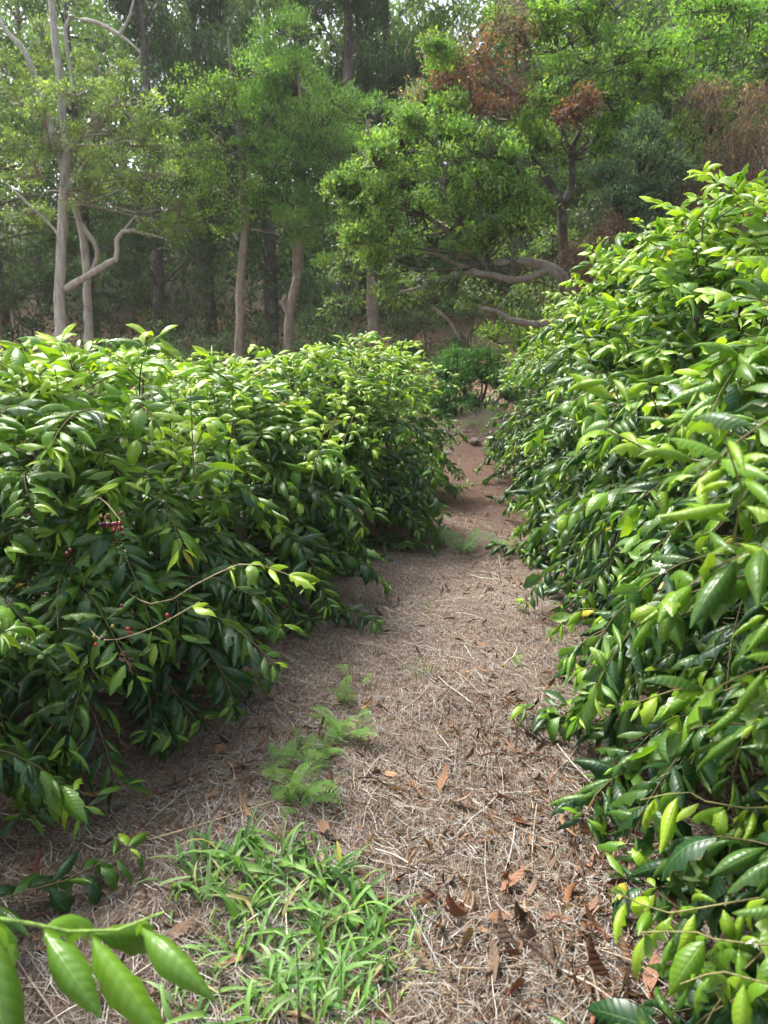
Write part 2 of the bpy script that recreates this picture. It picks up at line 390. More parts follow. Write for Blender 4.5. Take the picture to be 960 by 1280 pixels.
class Bush: pass
bushes = []
def grow_bush(x, y, H, r, label, seed, leaf=0.146, stems=4, group='coffee bushes planted in rows along the path', low=0.10, vigor=1.0, extra=None, flowers=0, cherries=0, lean=(0, 0)):
    g = np.random.default_rng(seed)
    z0 = float(ground_z(x, y)); b = Bush()
    b.root = thing('coffee_bush', label, 'coffee bush', (x, y, z0), group)
    base = np.array([x, y, z0])
    LP, LD, LN, LS, LA = [], [], [], [], []
    tw = Geo(); b.sites = []
    def leafpair(p, t, age_light, size, droop):
        s = np.cross(t, [0, 0, 1.0]); s /= np.linalg.norm(s) + 1e-9
        for sg in (-1, 1):
            if g.random() < 0.08: continue
            a = g.normal(0.55, 0.22)
            d = s * sg * math.cos(a) + t * math.sin(a) + np.array([0, 0, -1.0]) * max(-0.3, g.normal(droop, 0.3)) + g.normal(size=3) * 0.12
            nn = np.array([0, 0, 1.0]) + g.normal(size=3) * 0.38 + sg * s * 0.2
            LP.append(p + d / np.linalg.norm(d) * 0.012); LD.append(d); LN.append(nn); LS.append(size * g.uniform(0.6, 1.25)); LA.append(age_light + g.normal(0, 0.12))
    def lateral(p, az, length, rise, sagf, hfrac, bare=0.35):
        n = max(3, int(length / 0.046)); ds = length / n
        d = np.array([math.cos(az) * math.cos(rise), math.sin(az) * math.cos(rise), math.sin(rise)]); pts = [p.copy()]
        q = p.copy(); azw = g.normal(0, 0.05)
        for i in range(n):
            d = d + np.array([0, 0, -sagf * ds * (0.6 + 1.2 * i / n)]) + np.array([-d[1], d[0], 0]) * azw + g.normal(size=3) * 0.02
            d /= np.linalg.norm(d); q = q + d * ds
            gz = z0 + 0.06
            if q[2] < gz: q[2] = gz; d[2] = abs(d[2]) * 0.3
            pts.append(q.copy())
            f = (i + 1) / n
            if f > bare:
                tip = max(0, 1 - (n - 1 - i) / 3.5)
                age_light = 0.03 + 0.66 * hfrac ** 2.2 + 0.46 * tip * (0.25 + 0.75 * hfrac) + g.normal(0, 0.05)  # yellower with height: part new growth, part painted top light
                leafpair(q, d, age_light, leaf * (1 - 0.28 * tip) * (0.92 + 0.15 * (1 - hfrac)), -0.12 + 0.65 * (1 - hfrac))
        leafpair(q, d, 0.55 + 0.45 * hfrac, leaf * 0.55, 0.1)
        pts = np.array(pts)
        P = pts[::2] if len(pts) > 6 else pts
        tube(tw, P, np.linspace(0.0045, 0.0018, len(P)), 3, tint=(0.16, 0.13, 0.06))
        b.sites.append(pts)
    for s in range(stems):
        aa = s * 2 * np.pi / stems + g.uniform(-0.5, 0.5); sp = (0.30 * r if s else 0.05) * g.uniform(0.7, 1.2)
        Hs = H * (g.uniform(0.80, 0.97) if s else 1.0)
        top = base + np.array([math.cos(aa) * sp + lean[0], math.sin(aa) * sp + lean[1], Hs])
        P = smooth_path([base + np.array([math.cos(aa), math.sin(aa), 0]) * 0.05, base + (top - base) * np.array([0.7, 0.7, 0.45]), top], 9)
        st = Geo(); tube(st, P - base, np.linspace(0.022, 0.004, 9), 6, tint=(0.19, 0.15, 0.10), rough=0.06)
        st.build('stem', M['bark'], b.root)
        z = low; k = 0; az = g.uniform(0, 6.28)
        while z < Hs - 0.03:
            f = z / Hs; fi = np.interp(f, np.linspace(0, 1, 9), np.arange(9)); i0 = min(int(fi), 7)
            p = P[i0] + (P[i0 + 1] - P[i0]) * (fi - i0)
            h = z / H
            rad = r * np.interp(h, [0, 0.15, 0.4, 0.6, 0.8, 0.93, 1.0], [0.98, 1.07, 1.02, 0.88, 0.64, 0.36, 0.10])
            off = np.linalg.norm(p[:2] - base[:2])
            for sg in (0, math.pi):
                a2 = az + sg + g.normal(0, 0.25)
                out = math.cos(a2 - aa)
                ln = max(0.07, (rad - off * out) * min(1.14, g.uniform(0.55, 1.18) * (1 + 0.17 * math.sin(5 * a2 + 9 * h + seed))))
                lateral(p, a2, ln, R(g.normal(38 if h > 0.5 else 26, 8)), 1.25 + 0.5 * g.random(), h, bare=0.12 if h > 0.75 else (0.3 if h > 0.35 else 0.38))
            az += math.pi / 2 + g.normal(0, 0.35)
            z += g.uniform(0.06, 0.088) / vigor
        # crown of fresh upright leaves on the leader
        for q in range(3):
            leafpair(P[-1] - np.array([0, 0, 0.03 * q]), unit(np.array([math.cos(az + q * 1.57), math.sin(az + q * 1.57), 0.5])), 0.95 - 0.1 * q, leaf * (0.55 + 0.15 * q), -0.2)
    # upright new shoots standing out of the top
    for q in range(int(9 * r / 0.9)):
        aa = g.uniform(0, 6.283); rr_ = r * 0.75 * math.sqrt(g.random()); hh = H * (0.86 - 0.30 * (rr_ / r) ** 2)
        p = base + np.array([math.cos(aa) * rr_, math.sin(aa) * rr_, hh * 0.82]); d = unit(np.array([math.cos(aa) * 0.25, math.sin(aa) * 0.25, 1.0]) + g.normal(size=3) * 0.12)
        Ls = g.uniform(0.22, 0.48); pts = [p + d * Ls * t for t in np.linspace(0, 1, 6)]
        tube(tw, pts, np.linspace(0.005, 0.002, 6), 4, tint=(0.2, 0.2, 0.07))
        az = g.uniform(0, 3)
        for t in np.arange(0.2, 1.01, 0.16):
            hd = np.array([math.cos(az), math.sin(az), 0.35]); leafpair(p + d * Ls * t, unit(hd), 0.55 + 0.4 * t, leaf * (1.12 - 0.45 * t), -0.15); az += 1.5
    if extra:
        for e in extra: e(b, lateral, leafpair, tw, g)
    b.tw = tw; b.base = base
    b.P = np.array(LP); b.D = np.array(LD); b.N = np.array(LN); b.S = np.array(LS); b.A = np.array(LA)
    b.R = frames(b.D, b.N); b.K = g.integers(0, NV, len(b.P)); b.g = g; b.flowers = flowers; b.cherries = cherries
    bushes.append(b)
    return b

def px_branch(pts, r0, leaf, ages, seed=0, up=None, twigcol=(0.28, 0.26, 0.10), bare=0.3, step=0.06, droop=0.4, tipleaf=True):
    """a long branch of a bush through given places, as an 'extra' of grow_bush"""
    def f(b, lateral, leafpair, tw, g):
        P = smooth_path([np.asarray(p) for p in pts], 14)
        t_ = Geo()
        tube(t_, P - np.array(b.root.location), np.linspace(r0, r0 * 0.5, 14), 6, tint=twigcol)
        t_.build('branch', M['twig'], b.root)
        L = np.r_[0, np.cumsum(np.linalg.norm(np.diff(P, axis=0), axis=1))]
        s = bare * L[-1]
        while s <= L[-1] + 1e-6:
            p = np.array([np.interp(s, L, P[:, k]) for k in range(3)])
            i = min(int(np.searchsorted(L, s)), 13); d = unit(P[i] - P[max(i - 1, 0)])
            fr = s / L[-1]
            leafpair(p, d, ages[0] + (ages[1] - ages[0]) * fr, leaf * (1 if fr < 0.95 else 0.8), droop)
            s += step
        b.sites.append(P)
    return f

def ex(*a, **k): return px_branch(*a, **k)

exL0 = [ex([(-1.35, 0.55, 0.75), at(-60, 1150, 0.80), at(60, 1163, 0.86), at(150, 1162, 0.90), at(205, 1140, 0.93)], 0.0045, 0.185, (0.10, 0.42), bare=0.42, step=0.075, droop=0.75, twigcol=(0.25, 0.40, 0.08))]
exL1 = [ex([(-1.5, 2.6, 0.7), at(190, 755, 2.25), at(250, 728, 2.30), at(310, 704, 2.35), at(385, 728, 2.4)], 0.0035, 0.12, (0.6, 0.95), bare=0.74, step=0.07, droop=0.0, twigcol=(0.42, 0.34, 0.2)),
        ex([(-1.4, 2.3, 0.62), at(130, 800, 2.0), at(190, 785, 2.05), at(250, 752, 2.1)], 0.003, 0.10, (0.5, 0.8), bare=0.95, step=0.09, twigcol=(0.42, 0.34, 0.2)),
        ex([(-1.45, 2.5, 0.35), at(30, 960, 1.95), at(75, 985, 1.85), at(110, 1010, 1.8)], 0.003, 0.12, (0.25, 0.4), bare=0.6, step=0.07, droop=0.9)]
exR0 = [ex([(1.2, 1.5, 0.5), at(900, 1130, 1.35), at(830, 1140, 1.38), at(760, 1110, 1.4)], 0.003, 0.115, (0.45, 0.8), bare=0.3, step=0.055, droop=0.5),
        ex([(1.1, 1.3, 0.45), at(940, 1180, 1.25), at(870, 1165, 1.27), at(800, 1165, 1.3)], 0.003, 0.115, (0.35, 0.6), bare=0.25, step=0.06, droop=0.7),
        ex([(1.15, 1.2, 1.35), at(955, 690, 1.35), at(930, 620, 1.25), at(905, 545, 1.15)], 0.0035, 0.12, (0.4, 0.75), bare=0.4, step=0.06, droop=0.4),
        ex([(1.3, 1.4, 1.25), at(800, 560, 1.9), at(775, 505, 1.85), at(760, 465, 1.8)], 0.0035, 0.13, (0.45, 0.8), bare=0.5, step=0.07, droop=0.3)]
exR0 += [ex([(1.2, 1.6, 0.6), at(930, 1010, 1.55), at(860, 990, 1.6), at(800, 1000, 1.62)], 0.003, 0.12, (0.35, 0.7), bare=0.25, step=0.055, droop=0.6),
         ex([(1.2, 1.8, 0.7), at(930, 880, 1.8), at(860, 860, 1.85), at(790, 880, 1.9)], 0.003, 0.12, (0.4, 0.7), bare=0.25, step=0.055, droop=0.6),
         ex([(1.2, 1.2, 0.3), at(960, 1230, 1.15), at(900, 1215, 1.17), at(850, 1230, 1.2)], 0.003, 0.12, (0.3, 0.6), bare=0.25, step=0.06, droop=0.7)]
exR2 = [ex([(1.2, 2.6, 0.5), at(800, 840, 2.6), at(740, 830, 2.6), at(715, 850, 2.6)], 0.003, 0.12, (0.3, 0.7), bare=0.3, step=0.055, droop=0.6),
        ex([(1.1, 2.9, 0.5), at(780, 770, 3.0), at(730, 760, 3.0), at(700, 780, 3.0)], 0.003, 0.12, (0.3, 0.7), bare=0.3, step=0.055, droop=0.6),
        ex([(1.2, 3.4, 0.9), at(700, 905, 2.75), at(690, 900, 2.7)], 0.003, 0.12, (0.3, 0.6), bare=0.5, step=0.07, droop=0.6)]

# left row
grow_bush(-1.95, 1.35, 1.38, 0.98, 'nearest left coffee bush, its stray branch with broad leaves crossing the bottom left corner', 1, extra=exL0)
grow_bush(-1.72, 2.90, 1.50, 0.98, 'left coffee bush with bare fruiting twigs and a cluster of dark red cherries', 2, extra=exL1, cherries=2, stems=6)
grow_bush(-1.45, 4.15, 1.47, 0.95, 'third coffee bush in the left row, behind the one with the bare twigs', 3, stems=5)
grow_bush(-1.05, 5.9, 1.60, 0.86, 'rounded coffee bush bulging over the left edge of the path, far half of left row', 4, leaf=0.128, stems=6, low=0.07)
grow_bush(-0.84, 7.6, 1.55, 0.76, 'last coffee bush on the left where the path narrows', 5, leaf=0.128, flowers=4)
grow_bush(-1.38, 5.25, 1.50, 0.86, 'coffee bush wedged between the third left bush and the rounded one', 6, low=0.08, stems=5)
# second row to the left
for i, (x, y, H, lb) in enumerate([(-3.7, 3.4, 1.52, 'coffee bush at the left picture edge, in the row behind the nearest ones'),
                                   (-3.6, 5.1, 1.52, 'rear left row coffee bush below the pale double trunks'),
                                   (-3.3, 6.8, 1.50, 'coffee bush in the rear left row standing below the single slim trunk'),
                                   (-3.0, 8.4, 1.42, 'coffee bush ending the rear left row below the crooked trunk'),
                                   (-5.6, 5.8, 1.70, 'outermost coffee bush far left below the forest edge')]):
    grow_bush(x, y, H, 0.95, lb, 20 + i, leaf=0.132, stems=4)
# right row
grow_bush(1.34, 1.15, 1.85, 1.06, 'nearest coffee bush on the right, filling the lower right corner with glossy leaves', 31, extra=exR0, stems=6, flowers=2)
grow_bush(1.40, 2.45, 1.98, 1.06, 'second coffee bush in the right row, overhanging the leaf littered path', 32, stems=5, extra=exR2, flowers=5)
grow_bush(1.30, 3.95, 2.26, 0.98, 'tallest coffee bush on the right with an upright bare stem at its top', 33, stems=5, flowers=16)
grow_bush(1.24, 5.40, 2.32, 0.92, 'right row coffee bush left of the tallest one, dotted with white flowers', 34, stems=5, flowers=14)
grow_bush(1.08, 6.85, 2.12, 0.86, 'right row coffee bush opposite the rounded left one', 35, leaf=0.128, flowers=5)
grow_bush(0.95, 8.35, 1.86, 0.80, 'last coffee bush on the right where the path narrows', 36, leaf=0.128, flowers=3)
grow_bush(3.2, 3.6, 2.2, 1.0, 'coffee bush behind the right row at the right picture edge', 37)

# which leaves show, and how large
allP = np.concatenate([b.P for b in bushes]); allS = np.concatenate([b.S for b in bushes])
bi = np.concatenate([np.full(len(b.P), i) for i, b in enumerate(bushes)])
allD = np.concatenate([unit(b.D) for b in bushes])
ctr = allP + allD * (allS * 0.5)[:, None]
px, py, dep = project(ctr)
dist = np.linalg.norm(ctr - CP, axis=1)
inside = (dep > 0.15) & (px > -30) & (px < 990) & (py > -30) & (py < 1310)
cell = 14
cx = np.clip((px // cell).astype(int) + 4, 0, 90); cy = np.clip((py // cell).astype(int) + 4, 0, 110)
zb = np.full((91, 111), 1e9)
ii = np.where(inside)[0]
np.minimum.at(zb, (cx[ii], cy[ii]), dist[ii])
size_px = allS * FPX / np.maximum(dep, 0.2)
score = np.where(inside, size_px * np.exp(-np.maximum(dist - zb[cx, cy] - 0.05, 0) * 6), 0)
o0 = 0
for b in bushes:
    big = size_px[o0:o0 + len(b.P)] > 105; o0 += len(b.P); b.K = np.where(big, b.K % 5, b.K)
for i, b in enumerate(bushes):
    sel = np.where(bi == i)[0]; sc = score[sel]
    order = np.argsort(-sc); top = order[:300]; top = top[(sc[top] > 9)]
    pick = np.zeros(len(sel), bool); pick[top] = True
    b.T = age_light_tint(b.A, b.g.normal(0, 0.12, len(b.A))[:, None])
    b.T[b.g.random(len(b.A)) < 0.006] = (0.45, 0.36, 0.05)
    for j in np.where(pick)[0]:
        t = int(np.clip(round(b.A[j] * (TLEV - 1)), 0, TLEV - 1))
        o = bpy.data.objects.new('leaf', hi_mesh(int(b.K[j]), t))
        scene.collection.objects.link(o); o.parent = b.root
        Mx = Matrix(b.R[j].tolist()).to_4x4(); s = float(b.S[j])
        Mx = Matrix.Translation(Vector((b.P[j] - b.base).tolist())) @ Mx @ Matrix.Diagonal((s, s, s, 1))
        o.matrix_basis = Mx
    g = Geo(); rest = np.where(~pick)[0]
    for k in range(NV):
        q = rest[b.K[rest] == k]
        near = q[(size_px[sel][q] > 90) & inside[sel][q]]; far = np.setdiff1d(q, near)
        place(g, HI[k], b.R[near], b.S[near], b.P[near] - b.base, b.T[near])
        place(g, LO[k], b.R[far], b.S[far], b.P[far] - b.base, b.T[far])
    g.build('leaves', M['coffee'], b.root, kind='stuff')
    b.tw.V = [v - b.base for v in b.tw.V]
    b.tw.build('twigs', M['twig'], b.root, kind='stuff')
print('bush leaves', len(allP))

# ------------------------------------------------------------------ cherries and flowers on the bushes
def ball_mesh(name, mat, tint, seg=8, ring=6):
    g = Geo(); th = np.linspace(0.05, np.pi - 0.05, ring); ph = np.arange(seg) * 2 * np.pi / seg
    V = np.array([[math.sin(t) * math.cos(p), math.sin(t) * math.sin(p), 1.1 * math.cos(t)] for t in th for p in ph])
    F = [[i * seg + j, i * seg + (j + 1) % seg, (i + 1) * seg + (j + 1) % seg, (i + 1) * seg + j] for i in range(ring - 1) for j in range(seg)]
    g.add(V, F, tint)
    return g.mesh(name, mat)
CH = [ball_mesh('cherry', M['cherry'], c) for c in ((0.18, 0.012, 0.02), (0.34, 0.02, 0.022), (0.07, 0.01, 0.018), (0.22, 0.26, 0.05))]
def cherry(b, p, k, s=0.0066):
    o = bpy.data.objects.new('cherry', CH[k]); scene.collection.objects.link(o); o.parent = b.root
    o.location = Vector((np.asarray(p) - b.base).tolist()); o.scale = (s, s, s)
bl = bushes[1]; g_ = np.random.default_rng(5)
def outermost(u, v):
    # the outer surface of the bush near that spot, where the fruiting node stands
    i, j = int(u // cell) + 4, int(v // cell) + 4; D_ = float(np.min(zb[i - 1:i + 2, j - 1:j + 2])); q = unit(at(u, v, 2.0) - CP)
    return CP + q * (min(max(D_, 1.5), 2.6) - 0.10)
c1 = outermost(140, 652)
t_ = Geo(); tube(t_, smooth_path([c1 + np.array([-0.25, 0.28, -0.02]) - bl.base, c1 + np.array([-0.1, 0.12, 0.05]) - bl.base, c1 + np.array([0.02, 0.02, 0.0]) - bl.base], 8), np.linspace(0.004, 0.002, 8), 5, tint=(0.22, 0.18, 0.09)); t_.build('branch', M['twig'], bl.root)
for c0, n in ((c1, 18), (c1 + np.array([0.02, 0.01, -0.025]), 8)):
    for _ in range(n): cherry(bl, c0 + g_.normal(size=3) * np.array([0.022, 0.015, 0.011]), int(g_.choice([0, 0, 1, 2, 2, 3])))
for (u, v, Y, k) in ((160, 786, 2.0, 1), (163, 791, 2.0, 1), (141, 783, 2.0, 3), (209, 769, 2.05, 1), (211, 775, 2.05, 3), (152, 757, 2.2, 0), (147, 763, 2.2, 3), (128, 798, 1.95, 2), (120, 806, 1.95, 1), (118, 796, 1.95, 3), (88, 688, 2.0, 2), (84, 692, 2.0, 0)):
    cherry(bl, at(u, v, Y), k)
fg = Geo()
for k in range(5):
    a = k * 2 * np.pi / 5
    D = np.array([[math.cos(a), math.sin(a), 0.25]]); Rm = frames(D, np.array([[0, 0, 1.0]]))
    place(fg, leaf_grid(0.5, 0.2, 0.0, 4, 3, 0, 0.36), Rm, [0.013], np.zeros((1, 3)), np.array([[0.82, 0.82, 0.76]]))
FLM = fg.mesh('flower', M['petal'])
for b in bushes:
    cand = [s for s in b.sites if project(s[-1])[2] > 0 and b.flowers]
    done = 0
    if b.flowers:
        c_ = np.array([s[int(len(s) * 0.7)] for s in cand])
        x_, y_, d_ = project(c_); dd = np.linalg.norm(c_ - CP, axis=1)
        gi, gj = np.clip((x_ // cell).astype(int) + 4, 0, 90), np.clip((y_ // cell).astype(int) + 4, 0, 110)
        q = np.where((dd < zb[gi, gj] + 0.12) & (x_ < 960))[0]; b.g.shuffle(q)
        for j in q[:int(b.flowers * 1.5)]:
            for m_ in range(3):
                p = c_[j] + unit(CP - c_[j]) * 0.04 + b.g.normal(size=3) * 0.014 + np.array([0, 0, 0.02])
                o = bpy.data.objects.new('flower', FLM); scene.collection.objects.link(o); o.parent = b.root
                o.location = Vector((p - b.base).tolist()); o.rotation_euler = (b.g.uniform(-0.9, 0.9), b.g.uniform(-0.9, 0.9), b.g.uniform(0, 6))

# ------------------------------------------------------------------ ground litter
gl = np.random.default_rng(77)
def ground_normal_place(n, xr, yr, dens=None):
    x = gl.uniform(*xr, n); y = gl.uniform(*yr, n)
    return x, y
def visible_xy(x, y, m=60):
    P = np.stack([x, y, ground_z(x, y)], -1); a, b_, d = project(P)
    return (d > 0.3) & (a > -m) & (a < 960 + m) & (b_ < 1280 + m)

def straw(name, n, yr, L, w, kind_cols, curl=0.35, zr=(0.002, 0.018), xr=(-2.6, 2.2)):
    # density falls off with distance as the square of it
    y = yr[0] * (yr[1] / yr[0]) ** gl.random(n * 2); x = gl.uniform(*xr, n * 2)
    k = visible_xy(x, y); x, y = x[k][:n], y[k][:n]; n = len(x)
    patch = 0.5 + 0.5 * np.sin(x * 2.3 + 1.5 * np.sin(y * 1.7)) * np.sin(y * 2.9 + 2 * np.sin(x * 2.1))
    path = np.exp(-((x + 0.10) / 0.95) ** 4)
    patch2 = 0.5 + 0.5 * np.sin(x * 5.3 + 2 * np.sin(y * 3.7)) * np.sin(y * 6.1 + 2.2 * np.sin(x * 4.1)); keep = gl.random(n) < (0.15 + 0.45 * path + 0.55 * patch2) * np.clip(1.6 - y / 6.5, 0.22, 1); x, y, patch = x[keep], y[keep], patch[keep]; n = len(x)
    ang = gl.uniform(0, np.pi, n); ln = gl.uniform(*L, n) * np.exp(gl.normal(0, 0.25, n)); wd = gl.uniform(*w, n)
    bend = gl.normal(0, curl, n); ns = 4
    tz = gl.uniform(*zr, n); tilt = gl.normal(0, 0.06, n)
    Vs = []
    for i in range(ns):
        s = (i / (ns - 1) - 0.5)
        a = ang + bend * s * 2
        cxp = x + np.cos(ang) * ln * s - np.sin(ang) * bend * ln * s * s
        cyp = y + np.sin(ang) * ln * s + np.cos(ang) * bend * ln * s * s
        cz = ground_z(cxp, cyp) + np.maximum(tz + tilt * ln * s * 2 * 0.5 + 0.004 * np.sin(s * 9 + x * 40), 0.001)
        nx, ny = -np.sin(a), np.cos(a); ww = wd * (1 - abs(s) * 0.9)
        Vs.append(np.stack([cxp + nx * ww, cyp + ny * ww, cz], -1)); Vs.append(np.stack([cxp - nx * ww, cyp - ny * ww, cz + wd * 0.5], -1))
    V = np.stack(Vs, 1).reshape(-1, 3)
    f = np.array([[2 * i, 2 * i + 1, 2 * i + 3, 2 * i + 2] for i in range(ns - 1)])
    F = (np.arange(n)[:, None, None] * 2 * ns + f[None]).reshape(-1, 4)
    c = np.array(kind_cols); pk = gl.random(n); idx = np.clip((pk * len(c)).astype(int), 0, len(c) - 1)
    T = c[idx] * (0.75 + 0.5 * gl.random(n))[:, None] * (0.75 + 0.35 * patch[:, None])
    g = Geo(); g.add(V, F, np.repeat(T, 2 * ns, 0))
    g.build(name, M['straw'], kind='stuff', smooth=False)
PALE = (0.58, 0.54, 0.46); TAN = (0.32, 0.255, 0.18); GREY = (0.38, 0.36, 0.325); BRN = (0.16, 0.09, 0.055); RUS = (0.20, 0.09, 0.05)
straw('dry_grass_mulch', 88000, (1.05, 11.8), (0.03, 0.12), (0.0006, 0.0014), [PALE, GREY, TAN, GREY, BRN, BRN, TAN])
straw('straw_stalks', 420, (1.2, 8.0), (0.14, 0.34), (0.0012, 0.0024), [PALE, TAN, TAN, GREY], 0.12, (0.008, 0.03))

DL = []
for k in range(10):
    DL.append(leaf_grid(gl.uniform(-0.9, 1.5), gl.uniform(-2.4, 2.4), gl.uniform(0.4, 1.2), 5, 4, gl.uniform(-1.6, 1.6), gl.uniform(0.3, 0.46), gl.uniform(0, 6), gl.uniform(-1, 1), gl.uniform(-0.2, 0.6)))
DLL = [(V.reshape(5, 4, 3)[:, [0, 1, 3]][[0, 1, 3, 4]].reshape(-1, 3), np.array([[i * 3 + j, i * 3 + j + 1, i * 3 + j + 4, i * 3 + j + 3] for i in range(3) for j in range(2)]), L.reshape(5, 4, 3)[:, [0, 1, 3]][[0, 1, 3, 4]].reshape(-1, 3)) for V, F, L in DL]
DCOL = np.array([(0.11, 0.042, 0.030), (0.17, 0.062, 0.038), (0.065, 0.032, 0.026), (0.27, 0.12, 0.06), (0.38, 0.22, 0.12), (0.14, 0.085, 0.065), (0.20, 0.13, 0.09)])
def litter_pos(n, yr):
    y = yr[0] * (yr[1] / yr[0]) ** gl.random(n * 3); x = gl.uniform(-2.6, 2.3, n * 3)
    right = np.exp(-((x - 0.5) / 0.5) ** 2) * 1.3 + np.exp(-((x + 1.5) / 0.6) ** 2) * 0.8 + np.exp(-((x - 1.5) / 0.8) ** 2) * 0.8 + 0.16 + 1.6 * np.exp(-((x - 0.35) / 0.35) ** 2 - ((y - 1.75) / 0.45) ** 2)
    clump = (0.5 + 0.5 * np.sin(x * 6 + 2 * np.sin(y * 4)) * np.sin(y * 5.3 + 1.7 * np.sin(x * 5))) ** 1.5
    k = visible_xy(x, y) & (gl.random(n * 3) < right * (0.25 + clump) * np.where(y > 6.0, 7.0, 1))
    return x[k][:n], y[k][:n]
x, y = litter_pos(12500, (1.05, 12.5))
x2 = gl.normal(0.45, 0.42, 5200); y2 = gl.uniform(1.15, 3.0, 5200); k2 = gl.random(5200) < 0.35 + 0.65 * (np.sin(x2 * 9 + 2 * np.sin(y2 * 6)) * np.sin(y2 * 8) > -0.1)
nb_ = len(x); x = np.r_[x, x2[k2]]; y = np.r_[y, y2[k2]]; n = len(x)
ang = gl.uniform(0, 2 * np.pi, n); D = np.stack([np.cos(ang), np.sin(ang), gl.normal(0, 0.13, n)], -1)
N = np.stack([gl.normal(0, 0.45, n), gl.normal(0, 0.45, n), np.ones(n) * gl.choice([1, -1], n)], -1)
S = gl.uniform(0.03, 0.115, n); P = np.stack([x, y, ground_z(x, y) + 0.008 + S * 0.06], -1)
crumb = gl.random(n) < 0.55; crumb[nb_:] = True; S[crumb] *= 0.5; fs = np.clip(1.25 - y / 9, 0.55, 1.0); S *= fs; P[:, 2] = ground_z(x, y) + 0.004 + S * 0.07; D[:, 2] *= fs ** 2; N[:, :2] *= fs[:, None] ** 2
RR = frames(D, N); KK = gl.integers(0, 10, n); CC = gl.integers(0, len(DCOL), n)
a_, b_, d_ = project(P); spx = S * FPX / d_
order = np.argsort(-np.where((a_ > 0) & (a_ < 960) & (b_ < 1280), spx, 0)); pick = np.zeros(n, bool)
# only leaves on the open path are picked out singly
openp = (x > -1.2 + 0.08 * y) & (x < 0.75 - 0.05 * y)
sel = [j for j in order if openp[j]][:200]; pick[sel] = True
DM = {}
LBL = ['dark reddish', 'russet', 'nearly black', 'orange brown', 'pale tan', 'grey brown', 'dull buff']
def leaf_label(j):
    a, b, d = project(P[j]); a, b = float(a), float(b)
    row = ('by the bottom edge' if b > 1200 else 'beside the grass patch' if b > 1060 else 'above the grass patch' if b > 960
           else 'beside the feathery weeds' if b > 860 else 'halfway up' if b > 740 else 'near the far ferns')
    side = 'left' if x[j] < -0.35 else 'middle' if x[j] < 0.15 else 'right' if x[j] < 0.5 else 'far right'
    return f"{'large' if S[j] > 0.095 else 'curled' if S[j] > 0.07 else 'small'} {LBL[CC[j]]} dry leaf on {side} of path, {row}"
labs = {int(j): leaf_label(j) for j in sel}
cnt = {}
for v in labs.values(): cnt[v] = cnt.get(v, 0) + 1
for j in sel:
    key = (int(KK[j]), int(CC[j]))
    if key not in DM:
        g = Geo(); V, F, L = DL[key[0]]; g.add(V, F, DCOL[key[1]], L); DM[key] = g.mesh('dry_leaf', M['dead_leaf'])
    o = bpy.data.objects.new('dry_leaf', DM[key]); scene.collection.objects.link(o)
    s = float(S[j]); o.matrix_basis = Matrix.Translation(Vector(P[j].tolist())) @ Matrix(RR[j].tolist()).to_4x4() @ Matrix.Diagonal((s, s, s, 1))
    tag(o, labs[int(j)], 'dry leaf', 'dry leaves scattered on the path' + ('' if cnt[labs[int(j)]] == 1 else ': ' + labs[int(j)]))
g = Geo()
for k in range(10):
    q = np.where(~pick & (KK == k))[0]
    place(g, DLL[k], RR[q], S[q], P[q], DCOL[CC[q]] * gl.uniform(0.7, 1.2, (len(q), 1)))
g.build('leaf_litter', M['dead_leaf'], kind='stuff')

# single sticks and one fresh fallen leaf
def stick(pts, r, col, label):
    P = smooth_path([np.array([p[0], p[1], float(ground_z(p[0], p[1])) + p[2]]) for p in pts], 9)
    g = Geo(); tube(g, P, np.linspace(r, r * 0.5, 9), 5, tint=col, rough=0.1)
    tag(g.build('stick', M['twig']), label, 'stick')
def gxy(px, py):
    d = RC @ np.array([(px - 480) / FPX, (640 - py) / FPX, -1.0]); t = -CAM_Z / d[2]
    return CP[0] + d[0] * t, CP[1] + d[1] * t
def gpt(px, py, h=0.01): a, b = gxy(px, py); return (a, b, h)
stick([gpt(186, 1058), gpt(250, 1048, 0.03), gpt(343, 1018, 0.03)], 0.004, (0.42, 0.32, 0.2), 'long pale tan stalk lying above the lush grass patch')
stick([gpt(455, 975), gpt(470, 955, 0.02), gpt(484, 940)], 0.003, (0.5, 0.42, 0.3), 'short pale stalk lying right of the feathery weeds')
stick([gpt(690, 1220), gpt(755, 1265, 0.02), gpt(830, 1330)], 0.004, (0.45, 0.38, 0.3), 'grey straight stick lying at the lower right edge of the path')
stick([gpt(722, 1195, .02), gpt(790, 1225, 0.03), gpt(850, 1262)], 0.003, (0.45, 0.36, 0.27), 'thin tan stick under the lower right branch')
for (u, v, h, lb) in ((583, 905, 0.07, 'thin dark weed stem standing upright in the middle of the path'), (599, 915, 0.06, 'thin leaning dark weed stem beside a taller one on the path'), (655, 880, 0.06, 'thin upright dead stem near the right bushes')):
    a, b = gxy(u, v)
    stick([(a, b, 0), (a + 0.01, b, h * 0.6), (a + 0.015, b + 0.01, h * 1.3)], 0.0018, (0.16, 0.10, 0.07), lb)
a, b = gxy(726, 975)
g = Geo(); V, F, L = leaf_grid(0.6, 0.5, 0.2, 8, 5, 0.2, 0.4); g.add(V, F, (0.09, 0.2, 0.03), L)
o = g.build('fallen_green_leaf', M['coffee']); o.location = (a, b, float(ground_z(a, b)) + 0.015); o.scale = (0.085,) * 3; o.rotation_euler = (0.1, 0.1, -1.5)
tag(o, 'fresh green coffee leaf lying alone on the straw under the right bushes', 'leaf')

